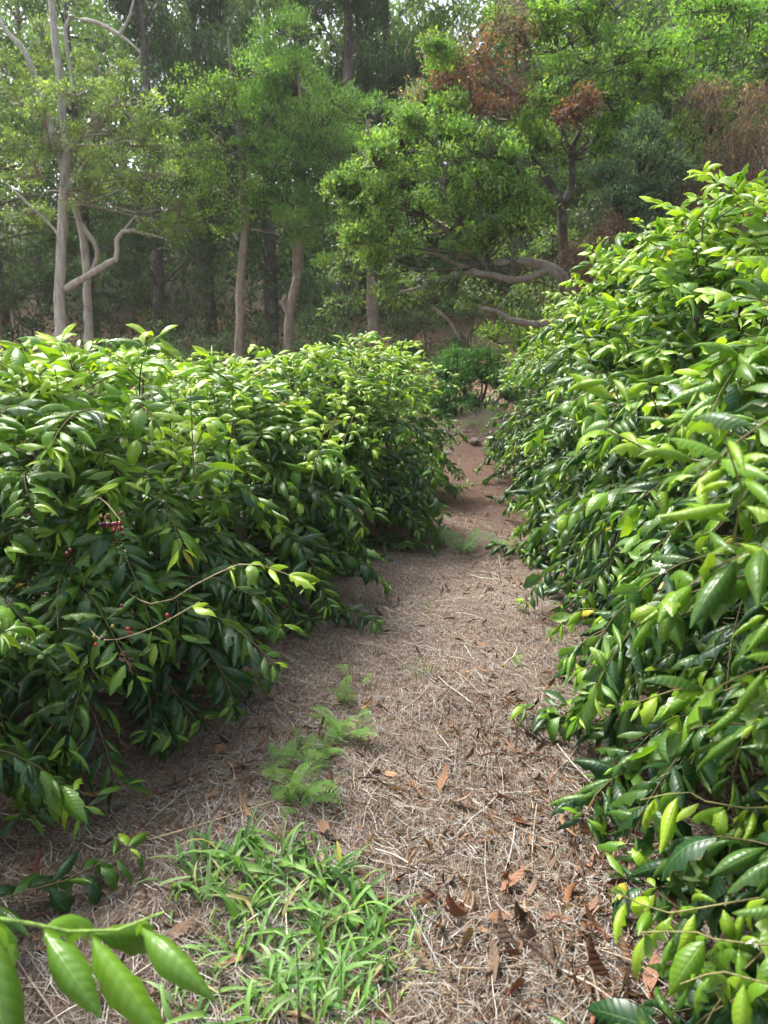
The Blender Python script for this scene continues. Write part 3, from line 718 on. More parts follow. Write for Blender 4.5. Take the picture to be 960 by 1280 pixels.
# ------------------------------------------------------------------ grass tufts and weeds
BL = []
for k in range(10):
    arch = gl.uniform(0.6, 1.9); ns = 7
    v = np.linspace(0, 1, ns); th = 1.2 - arch * v; ds = np.diff(v, prepend=0)
    yy = np.cumsum(np.cos(th) * ds); zz = np.cumsum(np.sin(th) * ds); w = 0.5 * (1 - v ** 2.2) * 0.115 * gl.uniform(0.7, 1.1) + 0.003
    V = []; L = []; sd = gl.uniform(-0.12, 0.12)
    for i in range(ns):
        for u in (-1, 0, 1): V.append((u * w[i] + sd * v[i] ** 2, yy[i] - abs(u) * w[i] * 0.4 * math.sin(th[i]), zz[i] + abs(u) * w[i] * 0.5)); L.append((u, v[i], 0))
    F = [[i * 3 + j, i * 3 + j + 1, i * 3 + j + 4, i * 3 + j + 3] for i in range(ns - 1) for j in range(2)]
    BL.append((np.array(V), np.array(F), np.array(L)))
GT = [(0.14, 0.28, 0.065), (0.20, 0.36, 0.085), (0.10, 0.21, 0.06), (0.27, 0.39, 0.17), (0.42, 0.36, 0.18)]
BM = {}
def blade_mesh(k, t):
    if (k, t) not in BM:
        g = Geo(); V, F, L = BL[k]; g.add(V, F, GT[t], L); BM[(k, t)] = g.mesh('blade', M['grass'])
    return BM[(k, t)]
def tuft(x, y, n, Lr, label, group='grass tufts in the lush patch', spread=0.05, up=1.0):
    z = float(ground_z(x, y)); r = thing('grass_tuft', label, 'grass tuft', (x, y, z), group)
    for i in range(int(n * 1.6)):
        a = gl.uniform(0, 6.283); s = gl.uniform(*Lr) * 0.9; el = gl.uniform(-0.85, 0.5) * up
        o = bpy.data.objects.new('blade', blade_mesh(int(gl.integers(0, 10)), int(gl.choice([0, 0, 0, 1, 1, 1, 2, 2, 3, 0, 1, 2, 4])))); scene.collection.objects.link(o); o.parent = r
        o.location = (gl.normal(0, spread), gl.normal(0, spread), 0.0)
        o.rotation_euler = (el, gl.normal(0, 0.25), a); o.scale = (s * gl.uniform(0.7, 1.15), s, s)
spots = [(290, 1085, 24, .10, .22, 'back left grass tuft of the lush patch, beside the pale stalk'), (345, 1080, 22, .09, .19, 'bushy grass tuft at the back middle of the lush patch'),
 (400, 1095, 26, .09, .19, 'bright grass tuft at the back right of the lush patch'), (440, 1130, 24, .09, .19, 'dense grass tuft at the right edge of the lush patch'),
 (250, 1115, 20, .08, .17, 'low grass tuft at the left edge of the lush patch'), (310, 1140, 20, .08, .17, 'grass tuft in the left middle of the lush patch'),
 (375, 1150, 22, .08, .18, 'grass tuft in the very middle of the lush patch'), (420, 1185, 24, .08, .18, 'spreading grass tuft in the right middle of the lush patch'),
 (285, 1190, 18, .08, .16, 'thin grass tuft at the lower left of the lush patch'), (345, 1220, 18, .08, .17, 'grass tuft at the lower middle of the lush patch'),
 (400, 1245, 20, .08, .17, 'grass tuft at the bottom of the lush patch, right of centre'), (470, 1195, 16, .07, .14, 'small grass tuft reaching onto the straw right of the lush patch'),
 (310, 1265, 18, .08, .17, 'grass tuft cut by the bottom edge of the picture'), (515, 1215, 10, .04, .09, 'tiny bright weed tuft alone in the leaf litter'),
 (450, 1262, 14, .06, .14, 'grass tuft at the bottom right corner of the lush patch'), (468, 1165, 14, .06, .12, 'short grass tuft at the patch edge near brown leaves'),
 (245, 1245, 14, .07, .14, 'sparse grass tuft beside the near leafy branch')]
for (u, v, n, l0, l1, lb) in spots:
    a, b = gxy(u, v); tuft(a, b, n, (l0, l1), lb)
for (u, v, n, l0, l1, lb) in [(335, 850, 26, .05, .13, 'fine green grass tuft under the edge of the left bushes'), (520, 845, 9, .03, .06, 'small sparse grass sprig in the middle of the path'), (541, 838, 12, .03, .07, 'small bright grass sprig right of a sparser one on the path'),
                              (516, 1150, 7, .05, .1, 'thin pale grass sprig standing in the straw right of the patch'), (538, 756, 8, .03, .07, 'tiny grass sprig in the far middle of the path')]:
    a, b = gxy(u, v); tuft(a, b, n, (l0, l1), lb, 'small grass sprigs on the path', 0.03)
# a few tall flowering stems in the grass
for (u, v, h, lb) in ((372, 1275, 0.24, 'tall upright grass stem with blade leaves, centre of the patch'), (425, 1270, 0.27, 'tallest upright grass stem at the right of the patch'), (345, 1255, 0.2, 'upright grass stem with two broad blades at lower left of the patch')):
    a, b = gxy(u, v); z = float(ground_z(a, b)); r = thing('tall_grass', lb, 'grass', (a, b, z), None)
    g = Geo(); P = np.array([[0, 0, 0], [0.005, 0, h * .5], [0.0, 0.01, h]]); tube(g, smooth_path(P, 6), 0.0016, 4, tint=(0.16, 0.28, 0.08)); g.build('stem', M['grass'], r)
    for i in range(5):
        o = bpy.data.objects.new('blade', blade_mesh(int(gl.integers(0, 10)), 3 if i % 2 else 0)); scene.collection.objects.link(o); o.parent = r
        o.location = (0, 0, h * (0.25 + 0.15 * i)); s = gl.uniform(0.07, 0.11); o.scale = (s * 1.3, s, s); o.rotation_euler = (gl.uniform(-0.6, 0), 0, i * 2.4)

def frond_proto(np_=12, ns=5, tint=None):
    """finely divided fern-like frond, unit length"""
    V = []; F = []; L = []
    def strip(p, d, nrm, ln, wd):
        k = len(V); s = np.cross(d, nrm); s /= np.linalg.norm(s)
        V.extend([p, p + d * ln * 0.45 + s * wd, p + d * ln, p + d * ln * 0.45 - s * wd]); F.append([k, k + 1, k + 2, k + 3]); L.extend([(0, 0, 0)] * 4)
    for i in range(1, np_ + 1):
        v = i / (np_ + 1); ax = np.array([0, v, 0.30 * math.sin(v * 2.6)]); env = 0.24 * math.sin(math.pi * (0.16 + 0.82 * v)) ** 0.9
        for sg in (-1, 1):
            d = unit(np.array([sg * 0.85, 0.5, -0.12])); nrm = np.array([0, 0, 1.0])
            strip(ax, d, nrm, env, 0.004)
            for j in range(1, ns + 1):
                q = ax + d * env * j / (ns + 1); l2 = env * 0.22 * math.sin(math.pi * (0.25 + 0.7 * j / (ns + 1)))
                for s2 in (-1, 1): strip(q, unit(d * 0.6 + np.array([-d[1], d[0], 0]) * s2 * 0.8), nrm, l2 * 1.15, 0.011)
    for i in range(8):
        v0, v1 = i / 8, (i + 1) / 8; k = len(V)
        for v in (v0, v1): V.extend([np.array([-0.006, v, 0.30 * math.sin(v * 2.6)]), np.array([0.006, v, 0.30 * math.sin(v * 2.6)])]); L.extend([(0, 0, 0)] * 2)
        F.append([k, k + 1, k + 3, k + 2])
    return np.array(V), np.array(F), np.array(L)
FP = frond_proto()
FM = []
for c in ((0.14, 0.28, 0.06), (0.20, 0.36, 0.08), (0.11, 0.22, 0.05), (0.16, 0.26, 0.12)):
    g = Geo(); g.add(FP[0], FP[1], c, FP[2]); FM.append(g.mesh('frond', M['fern']))
def fern(x, y, n, Lr, label, cols=(0, 1, 2), el=(0.0, 0.9), group='feathery weeds on the path'):
    z = float(ground_z(x, y)); r = thing('feathery_weed', label, 'weed', (x, y, z), group)
    for i in range(int(n * 1.0)):
        o = bpy.data.objects.new('frond', FM[int(gl.choice(cols))]); scene.collection.objects.link(o); o.parent = r
        s = gl.uniform(*Lr); o.scale = (s, s, s); o.rotation_euler = (gl.uniform(*el), gl.normal(0, 0.3), gl.uniform(0, 6.283))
        o.location = (gl.normal(0, 0.03), gl.normal(0, 0.03), 0.005)
for (u, v, n, l0, l1, lb, c) in [(430, 925, 15, .12, .2, 'bushy feathery weed in the middle of the weed line', (0, 1)), (375, 1005, 17, .12, .2, 'densest feathery weed, just behind the grass patch', (0, 1, 2)),
    (432, 870, 7, .1, .17, 'thin pale feathery weed, farthest of the weed line', (0, 1)), (400, 955, 10, .1, .17, 'feathery weed between two denser ones', (0, 2)), (340, 975, 8, .07, .13, 'small feathery weed nearest the left bushes', (0, 2)),
    (645, 835, 6, .05, .08, 'small bright feathery weed near the right bushes', (1,)), (701, 858, 5, .04, .08, 'tiny feathery weed under the right bushes', (1,)), (694, 800, 5, .05, .08, 'small feathery weed beneath a drooping right branch', (1, 0)),
    (548, 682, 9, .2, .32, 'large feathery fern at the foot of the rounded left bush', (2, 3)), (585, 690, 9, .18, .28, 'large grey green feathery fern across the middle of the far path', (3, 2)), (640, 692, 6, .15, .2, 'low feathery fern touching the right bushes far up the path', (3,)),
    (450, 845, 5, .07, .12, 'sparse feathery sprig on the straw beyond the weed line', (1,))]:
    a, b = gxy(u, v); fern(a, b, n, (l0, l1), lb, c)

# ------------------------------------------------------------------ earth bank with stones and dry grass at the end of the path
for (x, y, s, lb) in ((0.05, 10.2, .10, 'dark earth clod in the middle of the bank at the end of the path'), (-0.35, 9.9, .11, 'small dark clod at the left foot of the earth bank'), (0.30, 9.7, .10, 'small rounded clod in front of the earth bank'), (-0.1, 10.7, .12, 'clod high on the earth bank below the dry grass'), (0.45, 10.5, .13, 'brown clod at the right side of the earth bank')):
    g = Geo(); seg, ring = 12, 8; th = np.linspace(0.02, np.pi - 0.02, ring); ph = np.arange(seg) * 2 * np.pi / seg
    V = np.array([[math.sin(t) * math.cos(p), math.sin(t) * math.sin(p), math.cos(t) * 0.7] for t in th for p in ph]); V *= (1 + 0.22 * np.sin(V @ np.array([[5.1], [3.3], [4.2]]) + s * 50) + gl.normal(0, 0.04, (len(V), 1)))
    F = [[i * seg + j, i * seg + (j + 1) % seg, (i + 1) * seg + (j + 1) % seg, (i + 1) * seg + j] for i in range(ring - 1) for j in range(seg)]
    g.add(V * s, F, (0.10, 0.065, 0.05)); o = g.build('earth_clod', M['stone']); o.location = (x, y, float(ground_z(x, y)) - s * 0.12); tag(o, lb, 'earth clod', 'clods in the earth bank')
for (x, y, n, l0, l1, lb) in ((-0.55, 10.6, 12, .12, .3, 'green weed tuft on the left side of the earth bank'), (0.5, 10.9, 12, .12, .3, 'green weed tuft on the right side of the earth bank'), (0.1, 11.3, 10, .12, .25, 'weed tuft on the crest of the earth bank'), (-0.2, 9.3, 6, .08, .15, 'small weed tuft at the foot of the earth bank')):
    tuft(x, y, n, (l0, l1), lb, 'weed tufts on the earth bank', 0.08)
n = 4200; x = gl.normal(0.0, 0.9, n); y = gl.normal(11.4, 0.6, n); kp = gl.random(n) < 0.5 + 0.5 * np.sin(x * 7 + 2 * np.sin(y * 5)); x, y = x[kp], y[kp]; n = len(x); P = np.stack([x, y, ground_z(x, y)], -1)
h = gl.uniform(0.04, 0.26, n) * (0.6 + 0.5 * np.sin(x * 5)); B = P + np.stack([gl.normal(0, 0.1, n), gl.normal(-0.03, 0.08, n), h], -1)
g = Geo(); batch_lines(g, P, B, 0.003, np.array([(0.45, 0.36, 0.24), (0.34, 0.36, 0.16), (0.5, 0.42, 0.32)])[gl.integers(0, 3, n)])
g.build('dry_bank_grass', M['straw'], kind='stuff')

# ------------------------------------------------------------------ forest
def leaf_cloud(geo, C, n_each, spread, L, W, col, colvar=0.18, up=0.5, outc=None, flat=0.55):
    """clumps of small folded leaves round the points C"""
    m = len(C); n = m * n_each
    c = np.repeat(C, n_each, 0) + gl.normal(size=(n, 3)) * np.array([spread, spread, spread * flat])
    D = unit(gl.normal(size=(n, 3)) + np.array([0, 0, up]) + (0 if outc is None else unit(np.repeat(C, n_each, 0) - outc) * 0.8))
    N = unit(gl.normal(size=(n, 3)) * 0.6 + np.array([0, 0, 1.0])); Rm = frames(D, N)
    X, Dd, Z = Rm[:, :, 0], Rm[:, :, 1], Rm[:, :, 2]
    l = (gl.uniform(0.7, 1.25, n) * L)[:, None]; w = l * W
    V = np.stack([c, c + Dd * l * 0.5 + X * w * 0.5 - Z * w * 0.15, c + Dd * l - Z * l * 0.12, c + Dd * l * 0.5 - X * w * 0.5 - Z * w * 0.15], 1).reshape(-1, 3)
    F = np.arange(4 * n).reshape(-1, 4)
    col = np.asarray(col, float); cl = col[gl.integers(0, len(col), m)] if col.ndim == 2 else np.repeat(col[None], m, 0)
    T = np.repeat(cl * (1 + gl.normal(0, colvar + 0.06, (m, 1))), n_each, 0) * (1 + gl.normal(0, 0.16, (n, 1)))
    geo.add(V, F, np.repeat(np.clip(T, 0.004, 0.8), 4, 0))

def puff(geo, twg, c, rad, ncl, n_each, L, W, col, spread=0.12, up=0.5, twig=(0.17, 0.14, 0.11), flat=0.75, shell=0.45, root=None, down=0.0):
    c = np.asarray(c, float); rad = np.asarray(rad, float)
    nl = max(5, int(ncl / 9))                       # lobes: each a small dome of leaf clusters with shade between
    d = unit(gl.normal(size=(nl, 3)) + np.array([0, 0, 0.2 - down]))
    Lc = c + d * (gl.uniform(shell, 1.15, (nl, 1))) * rad
    k = gl.integers(0, nl, ncl); lr = gl.uniform(0.20, 0.40, nl)[k][:, None] * rad
    e = unit(gl.normal(size=(ncl, 3)) + np.array([0, 0, 0.9 - 2 * down])); e[:, 2] *= 0.6
    C = Lc[k] + e * lr
    leaf_cloud(geo, C, n_each, spread, L, W, col, up=up, outc=c, flat=flat)
    if twg is not None:
        k = gl.random(ncl) < 0.6
        A = c + (C[k] - c) * gl.uniform(0.0, 0.35, (k.sum(), 1)) + np.array([0, 0, -0.15 * rad[2]])
        batch_lines(twg, A, C[k] + (C[k] - c) * 0.08, 0.008 + 0.006 * gl.random(k.sum()), twig)

def tree(label, base, name='broadleaf_tree', cat='tree', group=None):
    return thing(name, label, cat, base, group)
def local(geo, root):
    o = np.array(root.location)
    geo.V = [v - o for v in geo.V]; return geo
def trunk_part(root, pts, r, tint, name='trunk', sides=10, n=18, rough=0.08):
    g = Geo(); P = smooth_path(pts, n); P[1:-1] += gl.normal(size=(n - 2, 3)) * np.mean(r) * 0.10
    tube(g, P, np.interp(np.linspace(0, 1, n), np.linspace(0, 1, len(r)), r), sides, tint=tint, rough=rough)
    return local(g, root).build(name, M['bark'], root)
def pxs(Y, *pts): return [at(u, v, Y + (w[0] if w else 0)) for (u, v, *w) in pts]
def on_ground(p): return np.array([p[0], p[1], float(ground_z(p[0], p[1])) - 0.05])

GREYG = [(0.14, 0.22, 0.075), (0.18, 0.27, 0.09), (0.11, 0.18, 0.06), (0.24, 0.33, 0.08)]
MEDG = [(0.10, 0.20, 0.04), (0.14, 0.27, 0.05), (0.08, 0.15, 0.04), (0.20, 0.33, 0.05)]
BRIG = [(0.15, 0.32, 0.05), (0.20, 0.40, 0.06), (0.11, 0.24, 0.05), (0.27, 0.42, 0.07)]
FINE = [(0.11, 0.23, 0.055), (0.15, 0.29, 0.07), (0.19, 0.34, 0.07)]
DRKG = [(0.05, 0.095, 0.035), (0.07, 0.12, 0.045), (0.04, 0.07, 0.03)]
BLUE = [(0.10, 0.18, 0.10), (0.13, 0.22, 0.12), (0.08, 0.14, 0.08)]
REDB = [(0.17, 0.068, 0.062), (0.14, 0.062, 0.055), (0.22, 0.10, 0.08), (0.12, 0.08, 0.065)]
DRYB = [(0.20, 0.12, 0.08), (0.26, 0.17, 0.12), (0.15, 0.09, 0.065)]
PALEB = (0.43, 0.40, 0.34); BROWNB = (0.27, 0.215, 0.165); DARKB = (0.10, 0.08, 0.065)

def crown(root, Y, puffs, col, L=0.07, W=0.42, ncl=85, n_each=20, name='crown', spread=0.10, bark=DARKB, depth=1.0, up=0.5, limbs=None, flat=0.75, shell=0.45, down=0.0):
    g, t = Geo(), Geo()
    for (u, v, rp, *o) in puffs:
        dy = o[0] if o else gl.uniform(-1.0, 0.35); c = at(u, v, Y + dy); r = rp * (Y + dy) / FPX
        puff(g, t, c, (r, r * depth, r * (o[1] if len(o) > 1 else 0.75)), int(1.15 * ncl * max(0.4, (r / 1.0) ** 1.6)), n_each, L * 1.45, W, col, spread=spread, up=up, twig=bark, flat=flat, shell=shell, down=down)
        if limbs is not None:
            s = limbs[int(np.argmin([np.linalg.norm(q - c) + (2.0 if q[2] > c[2] else 0) for q in limbs]))]
            tube(t, smooth_path([s, s + (c - s) * 0.3 + gl.normal(size=3) * 0.12, s + (c - s) * 0.65 + gl.normal(size=3) * 0.12, c], 7), np.linspace(0.022, 0.009, 7), 4, tint=bark)
    local(g, root).build(name, M['tree_leaf'], root, smooth=False, kind='stuff')
    local(t, root).build('branches', M['bark'], root, kind='stuff')

# pale trunk tree, far left
Y = 16.5
b0 = on_ground(at(75, 445, Y)); r = tree('pale slender far left tree with a curved low limb and grey green small leaved crown', b0)
T1 = [b0] + pxs(Y, (75, 380), (78, 300), (80, 240), (83, 190), (76, 120), (68, 50), (60, -30))
trunk_part(r, T1, (0.16, 0.135, 0.12, 0.11, 0.10, 0.09, 0.08, 0.06), PALEB, n=26)
for pts, rr in (([(82, 362), (108, 346), (134, 330), (147, 322), (146, 300), (160, 288), (205, 298)], (0.085, 0.075, 0.07, 0.055, 0.04, 0.02)),
                ([(82, 215), (66, 170), (42, 92), (28, 60), (8, 40), (-15, -5)], (0.085, 0.08, 0.07, 0.055, 0.045)),
                ([(78, 140), (90, 110), (82, 30), (110, 26), (150, 44), (176, 66)], (0.03, 0.035, 0.04, 0.045, 0.04, 0.02)),
                ([(150, 44), (163, 18), (170, -15)], (0.04, 0.03, 0.02)), ([(78, 300), (60, 278), (30, 250), (0, 220)], (0.035, 0.03, 0.015)), ([(80, 240), (110, 200), (135, 178), (160, 170)], (0.03, 0.025, 0.012)),
                ([(82, 180), (120, 182), (160, 176), (190, 170)], (0.02, 0.018, 0.01)), ([(146, 300), (170, 270), (200, 245)], (0.03, 0.02, 0.012))):
    trunk_part(r, pxs(Y, *pts), rr, PALEB, 'branch', 7, 14)
crown(r, Y, [(35, 135, 38), (95, 115, 36), (150, 128, 38), (120, 160, 40), (60, 165, 38), (180, 178, 36), (205, 215, 36), (150, 215, 40), (48, 215, 36), (18, 180, 34), (215, 260, 30), (170, 265, 30), (30, 262, 26), (110, 250, 26), (190, 150, 30), (10, 90, 30), (235, 285, 24)],
      GREYG, L=0.06, ncl=105, n_each=16, bark=(0.3, 0.26, 0.2), limbs=T1[3:6])
Y = 17.3
b0 = on_ground(at(110, 440, Y)); r = tree('second pale trunk just right of the far left one, forking below its thin crown', b0)
T2 = [b0] + pxs(Y, (110, 380), (107, 320), (103, 290), (92, 258), (84, 235))
trunk_part(r, T2, (0.13, 0.12, 0.10, 0.09, 0.085, 0.07), PALEB)
trunk_part(r, pxs(Y, (93, 260), (106, 288), (119, 305), (121, 325), (110, 345)), (0.06, 0.06, 0.055, 0.05, 0.04), PALEB, 'branch', 7, 12)
crown(r, Y + 0.6, [(100, 190, 36), (235, 195, 34), (130, 90, 36), (60, 60, 30)], GREYG, L=0.06, ncl=90, n_each=16, bark=(0.3, 0.26, 0.2), limbs=T2[3:])

Y = 17.5
b0 = on_ground(at(297, 460, Y)); r = tree('single slim straight brown trunk left of centre under a medium green crown', b0)
T3 = [b0] + pxs(Y, (300, 400), (302, 340), (306, 280), (302, 200), (290, 110), (285, 40))
trunk_part(r, T3, (0.12, 0.105, 0.10, 0.09, 0.07, 0.04, 0.02), BROWNB)
for pts, rr in (([(306, 285), (330, 290), (355, 292)], (0.02, 0.015, 0.008)), ([(304, 250), (285, 225), (262, 212)], (0.035, 0.02, 0.012)), ([(302, 200), (270, 170), (240, 150)], (0.04, 0.03, 0.015)), ([(303, 210), (330, 160), (350, 130)], (0.04, 0.03, 0.015))):
    trunk_part(r, pxs(Y, *pts), rr, BROWNB, 'branch', 6, 10)
crown(r, Y, [(250, 115, 40), (225, 150, 34), (280, 130, 38), (300, 175, 36), (250, 185, 36), (215, 215, 30), (280, 220, 36), (245, 250, 30), (300, 255, 32), (330, 230, 30), (270, 275, 28), (225, 270, 26), (300, 95, 28), (330, 190, 30)], MEDG, L=0.06, ncl=75, n_each=18, limbs=T3[3:6])

Y = 18
b0 = on_ground(at(358, 478, Y)); r = tree('crooked pinkish trunk forking low, under a feathery bright green crown, left of centre', b0)
T4 = [b0] + pxs(Y, (360, 425), (361, 395), (371, 350), (376, 300), (380, 220), (375, 120), (360, 20))
trunk_part(r, T4, (0.12, 0.105, 0.115, 0.08, 0.065, 0.05, 0.03, 0.015), (0.28, 0.22, 0.175))
trunk_part(r, pxs(Y, (363, 392), (355, 380), (357, 368)), (0.1, 0.08, 0.06), (0.28, 0.22, 0.175), 'branch', 8, 6)
trunk_part(r, pxs(Y, (370, 352), (368, 320), (371, 290), (360, 220)), (0.07, 0.06, 0.06, 0.04), (0.28, 0.22, 0.175), 'branch', 8, 10)
crown(r, Y, [(350, 40, 30, 0, 1), (345, 85, 38), (375, 110, 40), (335, 135, 38), (365, 170, 42), (400, 160, 38), (340, 205, 38), (385, 215, 42), (415, 195, 30), (355, 250, 38), (400, 255, 36), (430, 235, 26), (325, 255, 28), (370, 280, 30), (420, 130, 26), (310, 150, 26)],
      FINE, L=0.10, W=0.16, ncl=120, n_each=22, spread=0.13, limbs=T4[4:7], up=1.0)

Y = 19
b0 = on_ground(at(467, 445, Y)); r = tree('brown trunk seen just above the rounded left bush, its dull crown behind brighter foliage', b0)
T5 = [b0] + pxs(Y, (467, 400), (465, 340), (462, 260), (460, 150))
trunk_part(r, T5, (0.17, 0.15, 0.13, 0.1, 0.06), BROWNB)
crown(r, Y, [(440, 300, 34), (470, 260, 40), (430, 340, 30), (495, 320, 34), (450, 200, 40), (480, 150, 36)], FINE, L=0.09, W=0.2, ncl=70, n_each=16, limbs=T5[2:])

# bright front tree and its arching limbs
Y = 13.2
b0 = on_ground(at(712, 440, Y)); r = tree('bright green tree at centre, its long dark limbs arching left over the path', b0)
TG = [b0] + pxs(Y, (712, 395), (712, 362), (690, 335), (650, 327), (605, 328))
trunk_part(r, TG, (0.14, 0.12, 0.11, 0.10, 0.08, 0.055), (0.30, 0.25, 0.19), n=20)
for pts, rr in (([(605, 328), (585, 310), (560, 290), (530, 270)], (0.06, 0.05, 0.035, 0.02)), ([(690, 335), (650, 350), (600, 342), (565, 345), (530, 358), (500, 365)], (0.07, 0.065, 0.055, 0.05, 0.035, 0.02)),
                ([(700, 402), (665, 405), (640, 400), (618, 388), (600, 385)], (0.08, 0.07, 0.06, 0.04, 0.02)), ([(600, 342), (570, 330), (545, 318), (530, 316)], (0.045, 0.04, 0.03, 0.02)),
                ([(605, 328), (600, 270), (590, 220), (560, 190)], (0.045, 0.035, 0.025, 0.015)), ([(565, 290), (500, 250), (460, 240)], (0.03, 0.02, 0.012)),
                ([(540, 385), (560, 400), (575, 425)], (0.03, 0.03, 0.02))):
    trunk_part(r, pxs(Y, *pts), rr, (0.27, 0.22, 0.17), 'branch', 7, 14)
crown(r, Y, [(440, 235, 30), (470, 205, 32), (505, 185, 32), (545, 172, 30), (585, 175, 30), (610, 195, 30), (470, 255, 34), (510, 235, 38), (555, 225, 40), (595, 230, 38), (490, 290, 30), (535, 280, 36), (580, 280, 36), (620, 265, 32), (640, 235, 28), (445, 275, 22), (610, 300, 24), (650, 285, 26), (425, 245, 18), (560, 150, 22), (520, 160, 22), (455, 300, 20), (475, 320, 18), (640, 205, 22), (660, 250, 20)],
      [(0.15, 0.29, 0.065), (0.20, 0.36, 0.08), (0.11, 0.22, 0.06), (0.28, 0.40, 0.10)], L=0.056, W=0.42, ncl=150, n_each=20, spread=0.085, limbs=[np.array(p) for p in pxs(Y, (605, 328), (560, 290), (530, 270), (590, 220))], up=0.7)
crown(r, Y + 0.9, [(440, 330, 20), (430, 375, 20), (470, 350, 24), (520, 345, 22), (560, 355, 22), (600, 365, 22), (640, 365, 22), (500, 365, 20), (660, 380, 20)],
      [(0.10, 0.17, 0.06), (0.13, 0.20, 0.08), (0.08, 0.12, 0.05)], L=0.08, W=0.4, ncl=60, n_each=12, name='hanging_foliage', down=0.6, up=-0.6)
# tree with the red brown dying part
Y = 14.2
b0 = on_ground(at(706, 430, Y)); r = tree('dark forked tree right of centre whose crown is half green and half dead reddish brown', b0)
TF = [b0] + pxs(Y, (705, 370), (704, 310), (702, 270), (694, 240), (672, 208), (650, 180), (622, 158))
trunk_part(r, TF, (0.13, 0.12, 0.105, 0.10, 0.09, 0.075, 0.055, 0.03), DARKB, n=22)
for pts, rr in (([(703, 262), (713, 235), (716, 215), (714, 190), (728, 160), (748, 145)], (0.075, 0.065, 0.06, 0.05, 0.035, 0.02)), ([(714, 195), (735, 185), (760, 150), (775, 120)], (0.03, 0.03, 0.02, 0.012)),
                ([(650, 180), (640, 130), (650, 80)], (0.035, 0.025, 0.012)), ([(716, 200), (700, 150), (695, 90)], (0.04, 0.03, 0.015)), ([(728, 160), (750, 110), (745, 60)], (0.03, 0.02, 0.012)), ([(640, 170), (600, 165), (570, 160)], (0.03, 0.02, 0.01))):
    trunk_part(r, pxs(Y, *pts), rr, DARKB, 'branch', 7, 12)
lf = [np.array(p) for p in pxs(Y, (716, 200), (728, 160), (650, 130), (745, 80), (640, 150))]
crown(r, Y, [(700, 60, 34), (740, 40, 36), (770, 80, 34), (715, 100, 36), (680, 130, 30), (760, 125, 30), (740, 175, 28), (790, 110, 28), (690, 30, 30), (665, 170, 22), (800, 60, 30), (780, 170, 26), (720, 5, 34), (650, 20, 28), (770, 10, 30), (690, 185, 24), (830, 95, 28), (545, 100, 24), (530, 135, 24), (560, 60, 22), (755, 215, 20)],
      MEDG, L=0.06, ncl=110, n_each=18, limbs=lf)
crown(r, Y - 0.5, [(585, 120, 32), (620, 95, 32), (640, 130, 26), (570, 90, 24), (600, 75, 26), (700, 140, 18), (660, 55, 26), (725, 135, 14), (600, 140, 22)], REDB, L=0.06, W=0.4, ncl=75, n_each=13, name='dead_foliage', limbs=lf, bark=(0.22, 0.15, 0.12))
crown(r, Y - 0.2, [(620, 30, 26), (660, 15, 24), (590, 50, 22)], [(0.16, 0.14, 0.10), (0.2, 0.14, 0.10), (0.12, 0.14, 0.07)], L=0.05, W=0.3, ncl=55, n_each=8, name='bare_twigs', bark=(0.26, 0.2, 0.16))

def shrub(label, Y, puffs, col, L=0.08, W=0.4, ncl=70, n_each=16, name='shrub', bark=DARKB, up=0.6, spread=0.1, group=None, flat=0.75):
    c = at(puffs[0][0], puffs[0][1], Y); b0 = on_ground(c); r = thing(name, label, 'shrub', b0, group)
    st = Geo()
    for (u, v, rp, *o) in puffs:
        q = at(u, v, Y + (o[0] if o else 0)); root = b0 + np.array([(q[0] - b0[0]) * 0.5, (q[1] - b0[1]) * 0.5, 0]); root = on_ground(root)
        tube(st, smooth_path([root, (root + q) / 2 + gl.normal(size=3) * 0.08, q], 6), np.linspace(0.035, 0.012, 6), 5, tint=bark)
    local(st, r).build('stems', M['bark'], r, kind='stuff')
    g, t = Geo(), Geo()
    for (u, v, rp, *o) in puffs:
        YY = Y + (o[0] if o else 0); q = at(u, v, YY); rr = rp * YY / FPX
        puff(g, t, q, (rr, rr, rr * 0.85), int(ncl * max(0.35, (rr / 1.0) ** 1.6)), n_each, L, W, col, spread=spread, up=up, twig=bark, flat=flat)
    local(g, r).build('foliage', M['tree_leaf'], r, smooth=False, kind='stuff'); local(t, r).build('branches', M['bark'], r, kind='stuff')
    return r
shrub('grey green willowy tall shrub behind the top of the right bushes', 12.5, [(800, 215, 34), (775, 240, 28), (830, 235, 30), (800, 180, 24), (845, 200, 24), (770, 265, 24), (815, 260, 28), (755, 225, 18), (820, 165, 16), (790, 295, 24), (830, 300, 26)], BLUE, L=0.10, W=0.2, ncl=150, n_each=16, spread=0.09)
shrub('bright green bush at the end of the path above the earth bank', 12.3, [(570, 485, 26), (600, 470, 26), (545, 495, 22), (528, 508, 20), (555, 470, 22), (580, 455, 20), (600, 525, 14), (520, 485, 16), (625, 480, 24), (590, 500, 24), (612, 450, 20), (645, 470, 20), (560, 510, 14), (636, 500, 18)], [(0.15, 0.32, 0.08), (0.20, 0.40, 0.09), (0.11, 0.24, 0.07)], L=0.075, W=0.42, ncl=170, n_each=14, spread=0.08)
shrub('dark green bush behind the bright one under the arching limbs', 14.6, [(650, 430, 28), (620, 425, 20), (680, 415, 24), (660, 400, 22), (700, 440, 26)], MEDG, L=0.075, ncl=120, n_each=14)
shrub('dull rounded shrub left of the bare soil strip', 18.5, [(515, 430, 20), (500, 415, 20), (525, 400, 20), (505, 445, 14)], [(0.12, 0.19, 0.09), (0.15, 0.23, 0.11)], ncl=110, n_each=15)
shrub('dull rounded shrub between the two bare soil strips', 18.5, [(585, 420, 20), (590, 395, 20), (580, 440, 16), (575, 380, 16)], [(0.12, 0.19, 0.09), (0.15, 0.23, 0.11)], ncl=110, n_each=15)
